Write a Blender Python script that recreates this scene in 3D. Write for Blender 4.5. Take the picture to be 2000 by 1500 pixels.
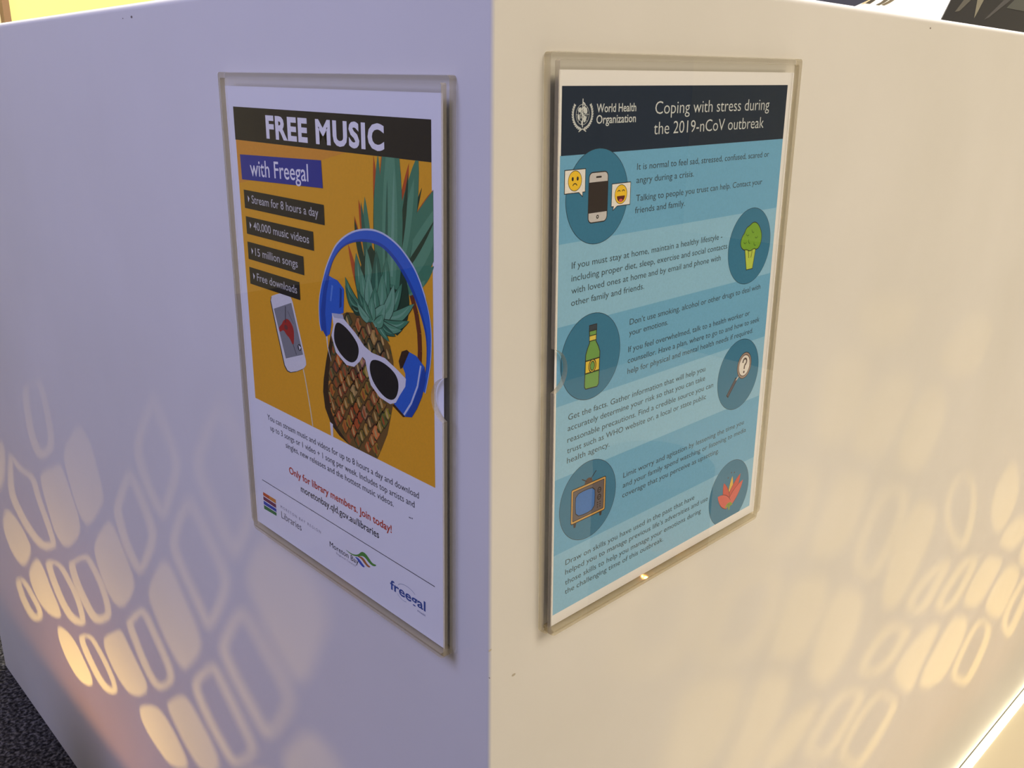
import bpy, bmesh, math, random
from mathutils import Vector, Matrix
from mathutils.geometry import tessellate_polygon, delaunay_2d_cdt

# ------------------------------------------------------------------ scene, camera, light
for o in list(bpy.data.objects):
    bpy.data.objects.remove(o, do_unlink=True)
S = bpy.context.scene
C = S.collection
random.seed(7)
S.view_settings.view_transform = 'Standard'
S.view_settings.look = 'None'
S.view_settings.gamma = 1.0
S.view_settings.use_curve_mapping = False
S.view_settings.exposure = 0.0

cam_d = bpy.data.cameras.new('camera')
cam_d.sensor_width = 36.0
cam_d.lens = 1765.15 / 2000 * 36.0
cam_d.clip_start = 0.01
cam = bpy.data.objects.new('camera', cam_d)
C.objects.link(cam)
yaw, pitch, roll = 2.373277, -0.310649, 0.012153
fw = Vector((math.cos(pitch) * math.cos(yaw), math.cos(pitch) * math.sin(yaw), math.sin(pitch)))
rt = fw.cross(Vector((0, 0, 1))).normalized()
up = rt.cross(fw)
r2 = rt * math.cos(roll) + up * math.sin(roll)
u2 = -rt * math.sin(roll) + up * math.cos(roll)
cam.matrix_world = Matrix(((r2.x, u2.x, -fw.x, 0.307933), (r2.y, u2.y, -fw.y, -0.283046),
                           (r2.z, u2.z, -fw.z, 0.888589), (0, 0, 0, 1)))
S.camera = cam

world = bpy.data.worlds.new('room_ambient')
S.world = world
world.use_nodes = True
wbg = world.node_tree.nodes['Background']
wbg.inputs['Color'].default_value = (0.80, 0.76, 0.86, 1)
wbg.inputs['Strength'].default_value = 0.16


def area(name, loc, target, size, power, color):
    l = bpy.data.lights.new(name, 'AREA')
    l.shape = 'RECTANGLE'
    l.size, l.size_y = size
    l.energy = power
    l.color = color
    o = bpy.data.objects.new(name, l)
    C.objects.link(o)
    o.location = loc
    o.rotation_euler = (Vector(target) - Vector(loc)).to_track_quat('-Z', 'Y').to_euler()
    return o


# cool daylight from the windows on the near side, warm ceiling fixtures on the other two sides
area('window_daylight', (-0.36, -1.5, 2.1), (-0.1, 0.0, 0.85), (0.8, 1.1), 26, (0.57, 0.57, 1.0))
area('warm_ceiling_light', (2.2, 0.8, 2.6), (0.0, 0.4, 0.6), (1.6, 1.6), 66, (1.0, 0.84, 0.61))
area('desk_ceiling_light', (-0.9, 1.0, 2.7), (-0.9, 1.0, 0.0), (1.2, 1.2), 135, (1.0, 0.95, 0.86))

# ------------------------------------------------------------------ measured constants (metres)
HOLES_L = [
    ([(-0.6172, 0.5702), (-0.5942, 0.5572), (-0.5844, 0.5379), (-0.5748, 0.5057), (-0.5802, 0.4938), (-0.6356, 0.4466), (-0.6571, 0.4468), (-0.6684, 0.4584), (-0.6855, 0.4956), (-0.6865, 0.5174), (-0.6525, 0.5476)], None),
    ([(-0.7088, 0.4976), (-0.6958, 0.4932), (-0.6772, 0.4673), (-0.6639, 0.4448), (-0.6679, 0.4251), (-0.7307, 0.3813), (-0.7653, 0.3885), (-0.7759, 0.4144), (-0.7878, 0.4371), (-0.7875, 0.4634)], None),
    ([(-0.7314, 0.592), (-0.8045, 0.5671), (-0.8119, 0.5278), (-0.8086, 0.495), (-0.7858, 0.4771), (-0.7241, 0.5053), (-0.7084, 0.5265), (-0.7104, 0.5607), (-0.7176, 0.5826)], [(-0.7462, 0.5814), (-0.7796, 0.5699), (-0.7854, 0.5377), (-0.7821, 0.5068), (-0.7675, 0.4952), (-0.742, 0.5067), (-0.7304, 0.522), (-0.7322, 0.5554), (-0.7391, 0.5767)]),
    ([(-0.9056, 0.4546), (-0.9282, 0.4269), (-0.9482, 0.3837), (-0.9353, 0.3655), (-0.8863, 0.3445), (-0.8354, 0.3401), (-0.7768, 0.3645), (-0.7634, 0.3762), (-0.7784, 0.4009), (-0.8004, 0.4255), (-0.8074, 0.4517), (-0.8615, 0.4443)], [(-0.9004, 0.4433), (-0.8995, 0.4375), (-0.9175, 0.3975), (-0.9061, 0.381), (-0.8602, 0.3609), (-0.8187, 0.3568), (-0.7873, 0.3697), (-0.7873, 0.3697), (-0.801, 0.3923), (-0.8237, 0.4174), (-0.8301, 0.4416), (-0.8815, 0.4343)]),
    ([(-0.9702, 0.3541), (-1.012, 0.3158), (-1.004, 0.2943), (-0.9808, 0.2759), (-0.9373, 0.2741), (-0.8986, 0.3026), (-0.879, 0.3261), (-0.8976, 0.3403), (-0.9266, 0.3506)], None),
    ([(-0.862, 0.3211), (-0.9157, 0.2767), (-0.9114, 0.2576), (-0.8856, 0.2405), (-0.8397, 0.2423), (-0.7956, 0.2589), (-0.794, 0.2739), (-0.8173, 0.2901), (-0.8377, 0.3137)], None),
    ([(-0.9978, 0.2296), (-0.9565, 0.2518), (-0.9303, 0.2557), (-0.9014, 0.2445), (-0.8765, 0.235), (-0.8841, 0.2178), (-0.9234, 0.1958), (-0.9541, 0.1905), (-0.9842, 0.2037)], [(-0.9645, 0.2416), (-0.9647, 0.2414), (-0.9534, 0.2432), (-0.9254, 0.2326), (-0.9019, 0.2239), (-0.9055, 0.216), (-0.9112, 0.2128), (-0.9276, 0.2101), (-0.9544, 0.2222)]),
    ([(-0.8316, 0.3302), (-0.7597, 0.3543), (-0.7289, 0.3432), (-0.702, 0.3262), (-0.6948, 0.3), (-0.7163, 0.2849), (-0.758, 0.2715), (-0.7881, 0.2784), (-0.8158, 0.3013)], [(-0.7998, 0.3349), (-0.7768, 0.3427), (-0.7495, 0.3331), (-0.7229, 0.3165), (-0.7169, 0.2949), (-0.7148, 0.2964), (-0.7386, 0.289), (-0.7639, 0.2951), (-0.7901, 0.317)]),
    ([(-0.6589, 0.4067), (-0.7198, 0.3715), (-0.7321, 0.359), (-0.7203, 0.3364), (-0.6936, 0.3195), (-0.667, 0.3107), (-0.611, 0.3424), (-0.5987, 0.3616), (-0.6131, 0.3881), (-0.6375, 0.4031)], [(-0.6678, 0.3952), (-0.7027, 0.3748), (-0.7064, 0.3711), (-0.6962, 0.3516), (-0.6711, 0.3354), (-0.6522, 0.3289), (-0.6255, 0.3438), (-0.6188, 0.3541), (-0.6325, 0.379), (-0.6563, 0.3933)]),
    ([(-0.576, 0.477), (-0.6319, 0.4272), (-0.6256, 0.402), (-0.6048, 0.3769), (-0.5725, 0.3737), (-0.5337, 0.4068), (-0.5199, 0.4272), (-0.5258, 0.4422), (-0.543, 0.4616), (-0.5592, 0.4774)], None),
    ([(-0.4961, 0.5617), (-0.5272, 0.53), (-0.5523, 0.4994), (-0.5526, 0.49), (-0.5405, 0.4617), (-0.51, 0.4394), (-0.4816, 0.462), (-0.4537, 0.4973), (-0.4457, 0.5152), (-0.4638, 0.5397), (-0.4774, 0.5526)], [(-0.4981, 0.5457), (-0.5088, 0.5333), (-0.5306, 0.5062), (-0.5307, 0.4994), (-0.5194, 0.4727), (-0.4999, 0.4582), (-0.4977, 0.4599), (-0.4717, 0.4922), (-0.4648, 0.5072), (-0.4823, 0.5305), (-0.4957, 0.5431)]),
    ([(-0.4162, 0.6582), (-0.4449, 0.6293), (-0.4748, 0.5946), (-0.4795, 0.578), (-0.4663, 0.5517), (-0.4357, 0.5306), (-0.4203, 0.5374), (-0.3985, 0.5669), (-0.3787, 0.5967), (-0.3774, 0.611), (-0.3903, 0.6264), (-0.4036, 0.6445)], [(-0.4202, 0.6428), (-0.4286, 0.6309), (-0.4557, 0.5988), (-0.4595, 0.5851), (-0.4473, 0.5609), (-0.4232, 0.544), (-0.4328, 0.5398), (-0.4149, 0.5635), (-0.3955, 0.5922), (-0.3943, 0.6044), (-0.4068, 0.6192), (-0.4204, 0.6375)]),
    ([(-0.2967, 0.6856), (-0.3217, 0.6569), (-0.3479, 0.6241), (-0.3549, 0.6085), (-0.3481, 0.597), (-0.3233, 0.5697), (-0.2991, 0.5484), (-0.2855, 0.5569), (-0.2645, 0.5866), (-0.2476, 0.6173), (-0.2476, 0.6375), (-0.2634, 0.6606), (-0.2834, 0.6789)], [(-0.296, 0.6708), (-0.3067, 0.658), (-0.3308, 0.6271), (-0.3361, 0.615), (-0.3305, 0.6056), (-0.3068, 0.579), (-0.2893, 0.5634), (-0.2975, 0.5584), (-0.2791, 0.5839), (-0.2627, 0.613), (-0.2625, 0.6312), (-0.278, 0.6535), (-0.2977, 0.6714)]),
    ([(-0.3683, 0.5811), (-0.3961, 0.5521), (-0.4181, 0.5204), (-0.4214, 0.5067), (-0.4064, 0.4901), (-0.3873, 0.4759), (-0.3619, 0.4516), (-0.3456, 0.4642), (-0.3234, 0.494), (-0.3072, 0.5199), (-0.306, 0.5318), (-0.3236, 0.5496), (-0.3483, 0.5699)], [(-0.3707, 0.5655), (-0.3809, 0.5546), (-0.4004, 0.5259), (-0.4028, 0.5155), (-0.3893, 0.5004), (-0.3708, 0.4864), (-0.352, 0.4682), (-0.3576, 0.464), (-0.3374, 0.4906), (-0.3222, 0.5147), (-0.3212, 0.5239), (-0.3382, 0.5409), (-0.3631, 0.5611)]),
    ([(-0.4415, 0.4884), (-0.468, 0.4605), (-0.4907, 0.4295), (-0.4761, 0.4119), (-0.4517, 0.3896), (-0.4243, 0.3773), (-0.4057, 0.3934), (-0.3814, 0.4187), (-0.3742, 0.4332), (-0.3808, 0.45), (-0.4012, 0.4677), (-0.4235, 0.4895)], None),
    ([(-0.2779, 0.544), (-0.2664, 0.5653), (-0.2465, 0.5906), (-0.2091, 0.592), (-0.1724, 0.5866), (-0.1603, 0.5657), (-0.1659, 0.5475), (-0.1819, 0.5173), (-0.1992, 0.488), (-0.2128, 0.4841), (-0.227, 0.4895), (-0.2558, 0.5114), (-0.2748, 0.5326)], None),
    ([(-0.2913, 0.512), (-0.3141, 0.4867), (-0.3385, 0.4526), (-0.3404, 0.4422), (-0.3229, 0.4266), (-0.2832, 0.403), (-0.2683, 0.3957), (-0.2514, 0.4111), (-0.2307, 0.4375), (-0.2155, 0.4628), (-0.2186, 0.4742), (-0.2493, 0.493), (-0.2722, 0.5086)], [(-0.2917, 0.4985), (-0.3, 0.489), (-0.321, 0.4592), (-0.3221, 0.4531), (-0.3066, 0.4391), (-0.2683, 0.4158), (-0.2611, 0.4122), (-0.2613, 0.412), (-0.243, 0.4349), (-0.2302, 0.4557), (-0.2325, 0.4639), (-0.263, 0.4823), (-0.2859, 0.4975)]),
    ([(-0.3569, 0.4245), (-0.3983, 0.3866), (-0.409, 0.3682), (-0.3896, 0.3493), (-0.3624, 0.3338), (-0.3403, 0.3245), (-0.3196, 0.3361), (-0.2886, 0.3673), (-0.2847, 0.3807), (-0.3067, 0.3968), (-0.3306, 0.4145), (-0.3455, 0.4254)], [(-0.3583, 0.4136), (-0.384, 0.3897), (-0.3903, 0.3787), (-0.3734, 0.362), (-0.3473, 0.3468), (-0.3293, 0.339), (-0.3226, 0.3427), (-0.3016, 0.3636), (-0.2995, 0.3704), (-0.3205, 0.3856), (-0.3451, 0.4033), (-0.3591, 0.4135)]),
    ([(-0.5109, 0.4077), (-0.5583, 0.3682), (-0.5607, 0.3602), (-0.5429, 0.339), (-0.5201, 0.3184), (-0.4945, 0.315), (-0.4532, 0.3463), (-0.4442, 0.3634), (-0.4565, 0.3792), (-0.4801, 0.3964), (-0.4916, 0.4072)], [(-0.5138, 0.3955), (-0.5396, 0.3737), (-0.5404, 0.3711), (-0.5239, 0.3513), (-0.5025, 0.3316), (-0.4866, 0.3294), (-0.467, 0.3439), (-0.4619, 0.3537), (-0.4731, 0.368), (-0.4971, 0.3852), (-0.5082, 0.3954)]),
    ([(-0.5872, 0.3434), (-0.6477, 0.3033), (-0.6361, 0.2809), (-0.5999, 0.2646), (-0.5727, 0.2667), (-0.5338, 0.2893), (-0.52, 0.3081), (-0.5354, 0.3192), (-0.5602, 0.3341), (-0.5761, 0.3455)], None),
    ([(-0.7345, 0.2648), (-0.6881, 0.2886), (-0.6681, 0.288), (-0.6384, 0.2755), (-0.617, 0.258), (-0.6221, 0.2416), (-0.652, 0.2254), (-0.6798, 0.2208), (-0.7082, 0.2333), (-0.7325, 0.2499)], [(-0.712, 0.2714), (-0.6984, 0.2784), (-0.6846, 0.2781), (-0.6552, 0.2661), (-0.6345, 0.2494), (-0.6367, 0.2427), (-0.6416, 0.24), (-0.6619, 0.2369), (-0.6881, 0.2487), (-0.711, 0.2647)]),
    ([(-0.8225, 0.2361), (-0.7875, 0.2485), (-0.7512, 0.2478), (-0.7285, 0.2342), (-0.7063, 0.2209), (-0.7074, 0.2067), (-0.735, 0.192), (-0.7665, 0.1864), (-0.7935, 0.1924), (-0.8205, 0.2097)], None),
    ([(-0.5531, 0.266), (-0.5086, 0.2921), (-0.4849, 0.2935), (-0.461, 0.2839), (-0.441, 0.2701), (-0.4383, 0.2594), (-0.4586, 0.2438), (-0.4898, 0.2297), (-0.5123, 0.2318), (-0.5419, 0.2377), (-0.5576, 0.2501)], None),
    ([(-0.435, 0.3468), (-0.4721, 0.3163), (-0.4741, 0.3082), (-0.4582, 0.2952), (-0.4319, 0.2805), (-0.4083, 0.2754), (-0.3752, 0.2923), (-0.3627, 0.3094), (-0.3683, 0.3235), (-0.3939, 0.339), (-0.4172, 0.3501)], None),
    ([(-0.1986, 0.4511), (-0.2251, 0.4194), (-0.2421, 0.3973), (-0.2366, 0.3775), (-0.2094, 0.3604), (-0.1714, 0.3714), (-0.148, 0.3974), (-0.1393, 0.4262), (-0.1449, 0.4379), (-0.1571, 0.4462), (-0.1738, 0.4522)], None),
    ([(-0.3122, 0.3351), (-0.2893, 0.3541), (-0.2651, 0.3691), (-0.2484, 0.3732), (-0.229, 0.3635), (-0.2072, 0.3471), (-0.2448, 0.3153), (-0.288, 0.3129)], None),
    ([(-1.0032, 0.4347), (-0.9291, 0.4644), (-0.9295, 0.4409), (-0.9554, 0.3997), (-0.9945, 0.3697), (-1.0561, 0.3629)], None),
]
HOLES_R = [
    ([(0.1073, 0.5684), (0.1069, 0.588), (0.1131, 0.6108), (0.1263, 0.624), (0.1536, 0.62), (0.19, 0.6054), (0.2063, 0.5872), (0.2031, 0.5639), (0.1908, 0.5444), (0.1787, 0.5339), (0.1628, 0.5361), (0.1197, 0.554)], [(0.1182, 0.5666), (0.1177, 0.5825), (0.1236, 0.604), (0.1344, 0.6148), (0.1557, 0.6114), (0.184, 0.5998), (0.1924, 0.5902), (0.1898, 0.5715), (0.1785, 0.5534), (0.1688, 0.5449), (0.1588, 0.5461), (0.1236, 0.5604)]),
    ([(0.2032, 0.5268), (0.2111, 0.5448), (0.2216, 0.5614), (0.2332, 0.5721), (0.2569, 0.5736), (0.2958, 0.5614), (0.3188, 0.5435), (0.3139, 0.5201), (0.3007, 0.5), (0.2913, 0.4885), (0.2738, 0.4876), (0.2199, 0.5093)], [(0.2197, 0.522), (0.2257, 0.5357), (0.2359, 0.5518), (0.246, 0.5609), (0.2641, 0.5619), (0.2921, 0.5528), (0.2995, 0.5469), (0.2959, 0.5301), (0.2836, 0.5111), (0.2759, 0.5016), (0.2656, 0.501), (0.2245, 0.517)]),
    ([(0.3341, 0.5343), (0.3739, 0.5234), (0.4048, 0.5025), (0.3925, 0.4687), (0.369, 0.446), (0.3449, 0.45), (0.3079, 0.471), (0.3149, 0.5017)], None),
    ([(0.4242, 0.4903), (0.4694, 0.4668), (0.4841, 0.4459), (0.4665, 0.3997), (0.4213, 0.3841), (0.3941, 0.407), (0.3833, 0.4296), (0.3956, 0.4626), (0.4054, 0.4832)], None),
    ([(0.2077, 0.5047), (0.2728, 0.4744), (0.2722, 0.4499), (0.2574, 0.424), (0.2354, 0.4089), (0.2156, 0.4104), (0.171, 0.4371), (0.1645, 0.445), (0.172, 0.4667), (0.1833, 0.4953), (0.1924, 0.5031)], None),
    ([(0.3024, 0.4606), (0.3442, 0.439), (0.3533, 0.4214), (0.3441, 0.3987), (0.3187, 0.3757), (0.294, 0.3614), (0.279, 0.3625), (0.2565, 0.3812), (0.2529, 0.3951), (0.2691, 0.4137), (0.2873, 0.448)], None),
    ([(0.4148, 0.3735), (0.3925, 0.3821), (0.3607, 0.3862), (0.3336, 0.3761), (0.3123, 0.3642), (0.3228, 0.3483), (0.3465, 0.3394), (0.3696, 0.3398), (0.3946, 0.3507), (0.4124, 0.3638)], None),
    ([(0.5178, 0.3335), (0.4678, 0.3606), (0.4353, 0.3579), (0.411, 0.3455), (0.3945, 0.3337), (0.4019, 0.3192), (0.4413, 0.2933), (0.4613, 0.291), (0.4858, 0.3033), (0.5145, 0.319)], [(0.4978, 0.3361), (0.4766, 0.3478), (0.4492, 0.3458), (0.4253, 0.3338), (0.4107, 0.3236), (0.4125, 0.3202), (0.4347, 0.3058), (0.4471, 0.3045), (0.4698, 0.3161), (0.4967, 0.3312)]),
    ([(0.5637, 0.3086), (0.613, 0.2703), (0.6119, 0.2566), (0.584, 0.2405), (0.5535, 0.2281), (0.5298, 0.2252), (0.5074, 0.2425), (0.4763, 0.2746), (0.4777, 0.2868), (0.5033, 0.305), (0.5372, 0.3138)], [(0.5655, 0.3006), (0.5934, 0.2787), (0.5928, 0.2712), (0.5667, 0.2559), (0.5376, 0.2437), (0.5213, 0.2415), (0.5142, 0.2469), (0.4914, 0.2702), (0.4922, 0.2781), (0.5171, 0.2956), (0.5496, 0.3038)]),
    ([(0.4295, 0.2885), (0.4028, 0.3038), (0.3625, 0.3179), (0.3323, 0.3098), (0.3373, 0.2823), (0.3798, 0.2616), (0.407, 0.2689)], None),
    ([(0.4636, 0.2664), (0.5026, 0.2372), (0.5273, 0.2099), (0.4963, 0.1949), (0.4415, 0.197), (0.4012, 0.2303), (0.4179, 0.2635), (0.4347, 0.278)], None),
    ([(0.6229, 0.3572), (0.552, 0.3966), (0.5216, 0.3914), (0.4902, 0.3773), (0.4946, 0.3614), (0.5403, 0.3378), (0.5747, 0.3337), (0.6038, 0.3476)], [(0.5933, 0.3651), (0.5614, 0.383), (0.5378, 0.3792), (0.5085, 0.3663), (0.5098, 0.3618), (0.5321, 0.3504), (0.5579, 0.3476), (0.5847, 0.3607)]),
    ([(0.7064, 0.3272), (0.6701, 0.3394), (0.6345, 0.3389), (0.599, 0.3292), (0.5863, 0.3207), (0.591, 0.3061), (0.6388, 0.264), (0.654, 0.2661), (0.6677, 0.2894), (0.6922, 0.3065)], None),
    ([(0.802, 0.2931), (0.7521, 0.3157), (0.7262, 0.3094), (0.6928, 0.2899), (0.6707, 0.2728), (0.6742, 0.254), (0.7109, 0.236), (0.7545, 0.2282), (0.779, 0.2462), (0.803, 0.2662)], None),
    ([(0.8606, 0.2657), (0.9061, 0.2362), (0.912, 0.2154), (0.897, 0.192), (0.8666, 0.1713), (0.8444, 0.1702), (0.785, 0.2092), (0.7742, 0.2273), (0.7968, 0.251), (0.8281, 0.2714)], [(0.8637, 0.2566), (0.881, 0.2453), (0.8847, 0.2316), (0.8708, 0.2097), (0.8425, 0.1901), (0.8316, 0.1894), (0.8016, 0.2089), (0.7961, 0.2179), (0.8177, 0.2403), (0.8476, 0.2595)]),
    ([(0.7006, 0.412), (0.6641, 0.4208), (0.6192, 0.4188), (0.5876, 0.4065), (0.5924, 0.3925), (0.6315, 0.3694), (0.6552, 0.3679), (0.6796, 0.384), (0.7024, 0.3987)], [(0.679, 0.4075), (0.6788, 0.4075), (0.6374, 0.4061), (0.6089, 0.3953), (0.6106, 0.3905), (0.6246, 0.3824), (0.6357, 0.3818), (0.658, 0.3967), (0.6787, 0.4103)]),
    ([(0.7964, 0.3797), (0.7493, 0.395), (0.7158, 0.3872), (0.6795, 0.3699), (0.675, 0.3574), (0.7132, 0.3355), (0.7495, 0.332), (0.7794, 0.3508), (0.798, 0.3674)], [(0.7727, 0.3785), (0.7658, 0.3808), (0.7368, 0.3743), (0.7011, 0.3577), (0.6991, 0.3522), (0.7058, 0.3485), (0.7285, 0.3465), (0.7557, 0.3639), (0.7726, 0.3792)]),
    ([(0.8949, 0.3376), (0.8419, 0.3634), (0.8138, 0.3615), (0.7806, 0.3405), (0.771, 0.3236), (0.8068, 0.3023), (0.8394, 0.2953), (0.8647, 0.3091), (0.8949, 0.3287)], None),
    ([(0.976, 0.2957), (0.9377, 0.3154), (0.9022, 0.3142), (0.8682, 0.2944), (0.8606, 0.2786), (0.9079, 0.2453), (0.9453, 0.2314), (0.9689, 0.2558), (0.9907, 0.2762)], None),
    ([(0.9979, 0.2634), (0.9622, 0.2472), (0.9467, 0.223), (0.9674, 0.1973), (0.9999, 0.171), (1.0246, 0.1772), (1.0476, 0.1979), (1.0645, 0.2146), (1.0691, 0.2386), (1.0269, 0.2693)], [(1.0234, 0.2511), (0.988, 0.2353), (0.9738, 0.2132), (0.9899, 0.1935), (0.9877, 0.1953), (0.9946, 0.1971), (1.0164, 0.2169), (1.0323, 0.233), (1.0361, 0.2522), (1.0346, 0.2533)]),
    ([(0.5893, 0.5214), (0.6244, 0.5007), (0.6371, 0.4855), (0.6264, 0.4615), (0.6075, 0.4397), (0.5873, 0.4187), (0.5621, 0.4093), (0.5414, 0.4151), (0.5234, 0.4315), (0.5227, 0.456), (0.532, 0.4903), (0.5492, 0.5077), (0.5662, 0.5201)], None),
    ([(0.4987, 0.5656), (0.5426, 0.5473), (0.5553, 0.528), (0.537, 0.4926), (0.5024, 0.4665), (0.4611, 0.4849), (0.4413, 0.507), (0.4481, 0.5295), (0.4676, 0.5556)], [(0.5087, 0.5527), (0.5267, 0.545), (0.5328, 0.5356), (0.5162, 0.5035), (0.4881, 0.4819), (0.4715, 0.4892), (0.4608, 0.5009), (0.4666, 0.5204), (0.4855, 0.5454)]),
    ([(0.3929, 0.6107), (0.4452, 0.5913), (0.4553, 0.5744), (0.4396, 0.5395), (0.4127, 0.5243), (0.3577, 0.5437), (0.3551, 0.5556), (0.371, 0.585)], None),
    ([(0.2608, 0.6451), (0.2711, 0.6491), (0.3344, 0.633), (0.3603, 0.6176), (0.3562, 0.5915), (0.3415, 0.569), (0.3224, 0.5625), (0.2773, 0.5763), (0.2596, 0.5923)], [(0.2775, 0.6364), (0.2804, 0.6374), (0.331, 0.624), (0.3393, 0.619), (0.3363, 0.6004), (0.3234, 0.5804), (0.3112, 0.5761), (0.2826, 0.5846), (0.2768, 0.5897)]),
    ([(0.3708, 0.721), (0.4196, 0.7034), (0.4248, 0.6857), (0.4148, 0.6532), (0.3948, 0.636), (0.3495, 0.6449), (0.3406, 0.6649), (0.3431, 0.7083)], None),
    ([(0.4694, 0.6807), (0.5169, 0.6651), (0.5208, 0.644), (0.5028, 0.6205), (0.4733, 0.597), (0.4128, 0.6199), (0.4081, 0.6374), (0.4317, 0.6682)], None),
    ([(0.5567, 0.6501), (0.6066, 0.6293), (0.6109, 0.6021), (0.5976, 0.5783), (0.5691, 0.5543), (0.5256, 0.5732), (0.5052, 0.5896), (0.5084, 0.6067), (0.5247, 0.6292)], None),
    ([(0.6493, 0.4911), (0.667, 0.4599), (0.7162, 0.4173), (0.7484, 0.406), (0.7602, 0.4368), (0.751, 0.4784), (0.7092, 0.5163), (0.6679, 0.5203), (0.6536, 0.5077)], [(0.6674, 0.4867), (0.6838, 0.4584), (0.7237, 0.4243), (0.728, 0.4228), (0.7375, 0.4476), (0.7294, 0.4856), (0.7026, 0.5103), (0.6834, 0.5122), (0.6713, 0.5017)]),
    ([(0.8646, 0.4848), (0.8969, 0.4541), (0.9093, 0.4235), (0.8959, 0.399), (0.8604, 0.3847), (0.8287, 0.4072), (0.8075, 0.4376), (0.8122, 0.463), (0.834, 0.4807)], None),
    ([(0.9455, 0.3863), (0.9027, 0.3872), (0.8733, 0.3795), (0.8713, 0.3675), (0.9178, 0.3411), (0.9576, 0.3368), (0.9871, 0.3513)], None),
    ([(0.9771, 0.3391), (1.0366, 0.2995), (1.0111, 0.282), (0.9698, 0.3055)], None),
    ([(0.6379, 0.7094), (0.5949, 0.6885), (0.5681, 0.6728), (0.5897, 0.6532), (0.6503, 0.6354), (0.6899, 0.6397), (0.7083, 0.6845)], None),
    ([(0.4, 0.7574), (0.5039, 0.7421), (0.5002, 0.7211), (0.4792, 0.7059), (0.4328, 0.709), (0.3945, 0.7284), (0.3878, 0.7463)], None),
]
SCUFFS = [('L', -0.3786, 0.9375, 0.0016), ('L', -0.3942, 0.9372, 0.0008), ('R', 0.4464, 0.9391, 0.0012), ('R', 0.0005, 0.6039, 0.0012), ('R', 0.0185, 0.5797, 0.0016), ('L', 0.0003, 0.5869, 0.0006)]
POST_Y0, POST_Y1 = 0.8115, 0.8351
LED_STRENGTH = 6.0
LAMP_L, LAMP_R = (-0.71, -0.29), (0.55, 0.86)
LAMP_POWER_L, LAMP_POWER_R = 5.3, 6.6


# ------------------------------------------------------------------ helpers
def lin(c):
    return tuple((x / 255 / 12.92) if x / 255 <= 0.04045 else ((x / 255 + 0.055) / 1.055) ** 2.4 for x in c) + (1.0,)


MATS = {}


def mat(name, rgb, rough=0.5, spec=0.5, metal=0.0):
    if name in MATS:
        return MATS[name]
    m = bpy.data.materials.new(name)
    m.use_nodes = True
    b = m.node_tree.nodes['Principled BSDF']
    b.inputs['Base Color'].default_value = lin(rgb)
    b.inputs['Roughness'].default_value = rough
    b.inputs['Specular IOR Level'].default_value = spec
    b.inputs['Metallic'].default_value = metal
    MATS[name] = m
    return m


def ink(rgb):
    """flat printing ink: procedural colour with a little paper mottling"""
    key = 'ink_%d_%d_%d' % tuple(rgb)
    if key in MATS:
        return MATS[key]
    m = mat(key, rgb, 0.62, 0.3)
    nt = m.node_tree
    b = nt.nodes['Principled BSDF']
    tc = nt.nodes.new('ShaderNodeTexCoord')
    nz = nt.nodes.new('ShaderNodeTexNoise')
    nz.inputs['Scale'].default_value = 900
    nz.inputs['Detail'].default_value = 3
    mp = nt.nodes.new('ShaderNodeMapRange')
    mp.inputs['To Min'].default_value = 0.90
    mp.inputs['To Max'].default_value = 1.08
    mx = nt.nodes.new('ShaderNodeVectorMath')
    mx.operation = 'SCALE'
    mx.inputs[0].default_value = lin(rgb)[:3]
    nt.links.new(tc.outputs['Object'], nz.inputs['Vector'])
    nt.links.new(nz.outputs['Fac'], mp.inputs['Value'])
    nt.links.new(mp.outputs['Result'], mx.inputs['Scale'])
    nt.links.new(mx.outputs['Vector'], b.inputs['Base Color'])
    return m


def emissive(name, rgb, strength):
    m = bpy.data.materials.new(name)
    m.use_nodes = True
    nt = m.node_tree
    nt.nodes.clear()
    e = nt.nodes.new('ShaderNodeEmission')
    e.inputs['Color'].default_value = rgb + (1,)
    e.inputs['Strength'].default_value = strength
    out = nt.nodes.new('ShaderNodeOutputMaterial')
    nt.links.new(e.outputs[0], out.inputs[0])
    return m


def obj(name, verts, faces, mats, parent=None, fmats=None, smooth=False):
    me = bpy.data.meshes.new(name)
    me.from_pydata([tuple(v) for v in verts], [], faces)
    if not isinstance(mats, (list, tuple)):
        mats = [mats]
    for m in mats:
        me.materials.append(m)
    if fmats:
        for f, i in zip(me.polygons, fmats):
            f.material_index = i
    if smooth:
        for f in me.polygons:
            f.use_smooth = True
    me.update()
    o = bpy.data.objects.new(name, me)
    C.objects.link(o)
    if parent:
        o.parent = parent
    return o


def tag(o, label, cat, group=None):
    o['label'] = label
    o['category'] = cat
    if group:
        o['group'] = group
    return o


def struct(o, label=None):
    o['kind'] = 'structure'
    if label:
        o['label'] = label
    return o


def empty(name, loc):
    o = bpy.data.objects.new(name, None)
    C.objects.link(o)
    o.location = loc
    o.empty_display_size = 0.05
    return o


def box_data(x0, x1, y0, y1, z0, z1):
    v = [(x0, y0, z0), (x1, y0, z0), (x1, y1, z0), (x0, y1, z0), (x0, y0, z1), (x1, y0, z1), (x1, y1, z1), (x0, y1, z1)]
    f = [(0, 3, 2, 1), (4, 5, 6, 7), (0, 1, 5, 4), (1, 2, 6, 5), (2, 3, 7, 6), (3, 0, 4, 7)]
    return v, f


def box(name, x0, x1, y0, y1, z0, z1, m, parent=None, bevel=0):
    o = obj(name, *box_data(x0, x1, y0, y1, z0, z1), m, parent)
    if bevel:
        bev(o, bevel)
    return o


def bev(o, w, seg=3, angle=30):
    b = o.modifiers.new('soft_edges', 'BEVEL')
    b.width = w
    b.segments = seg
    b.limit_method = 'ANGLE'
    b.angle_limit = math.radians(angle)
    return o


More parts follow.
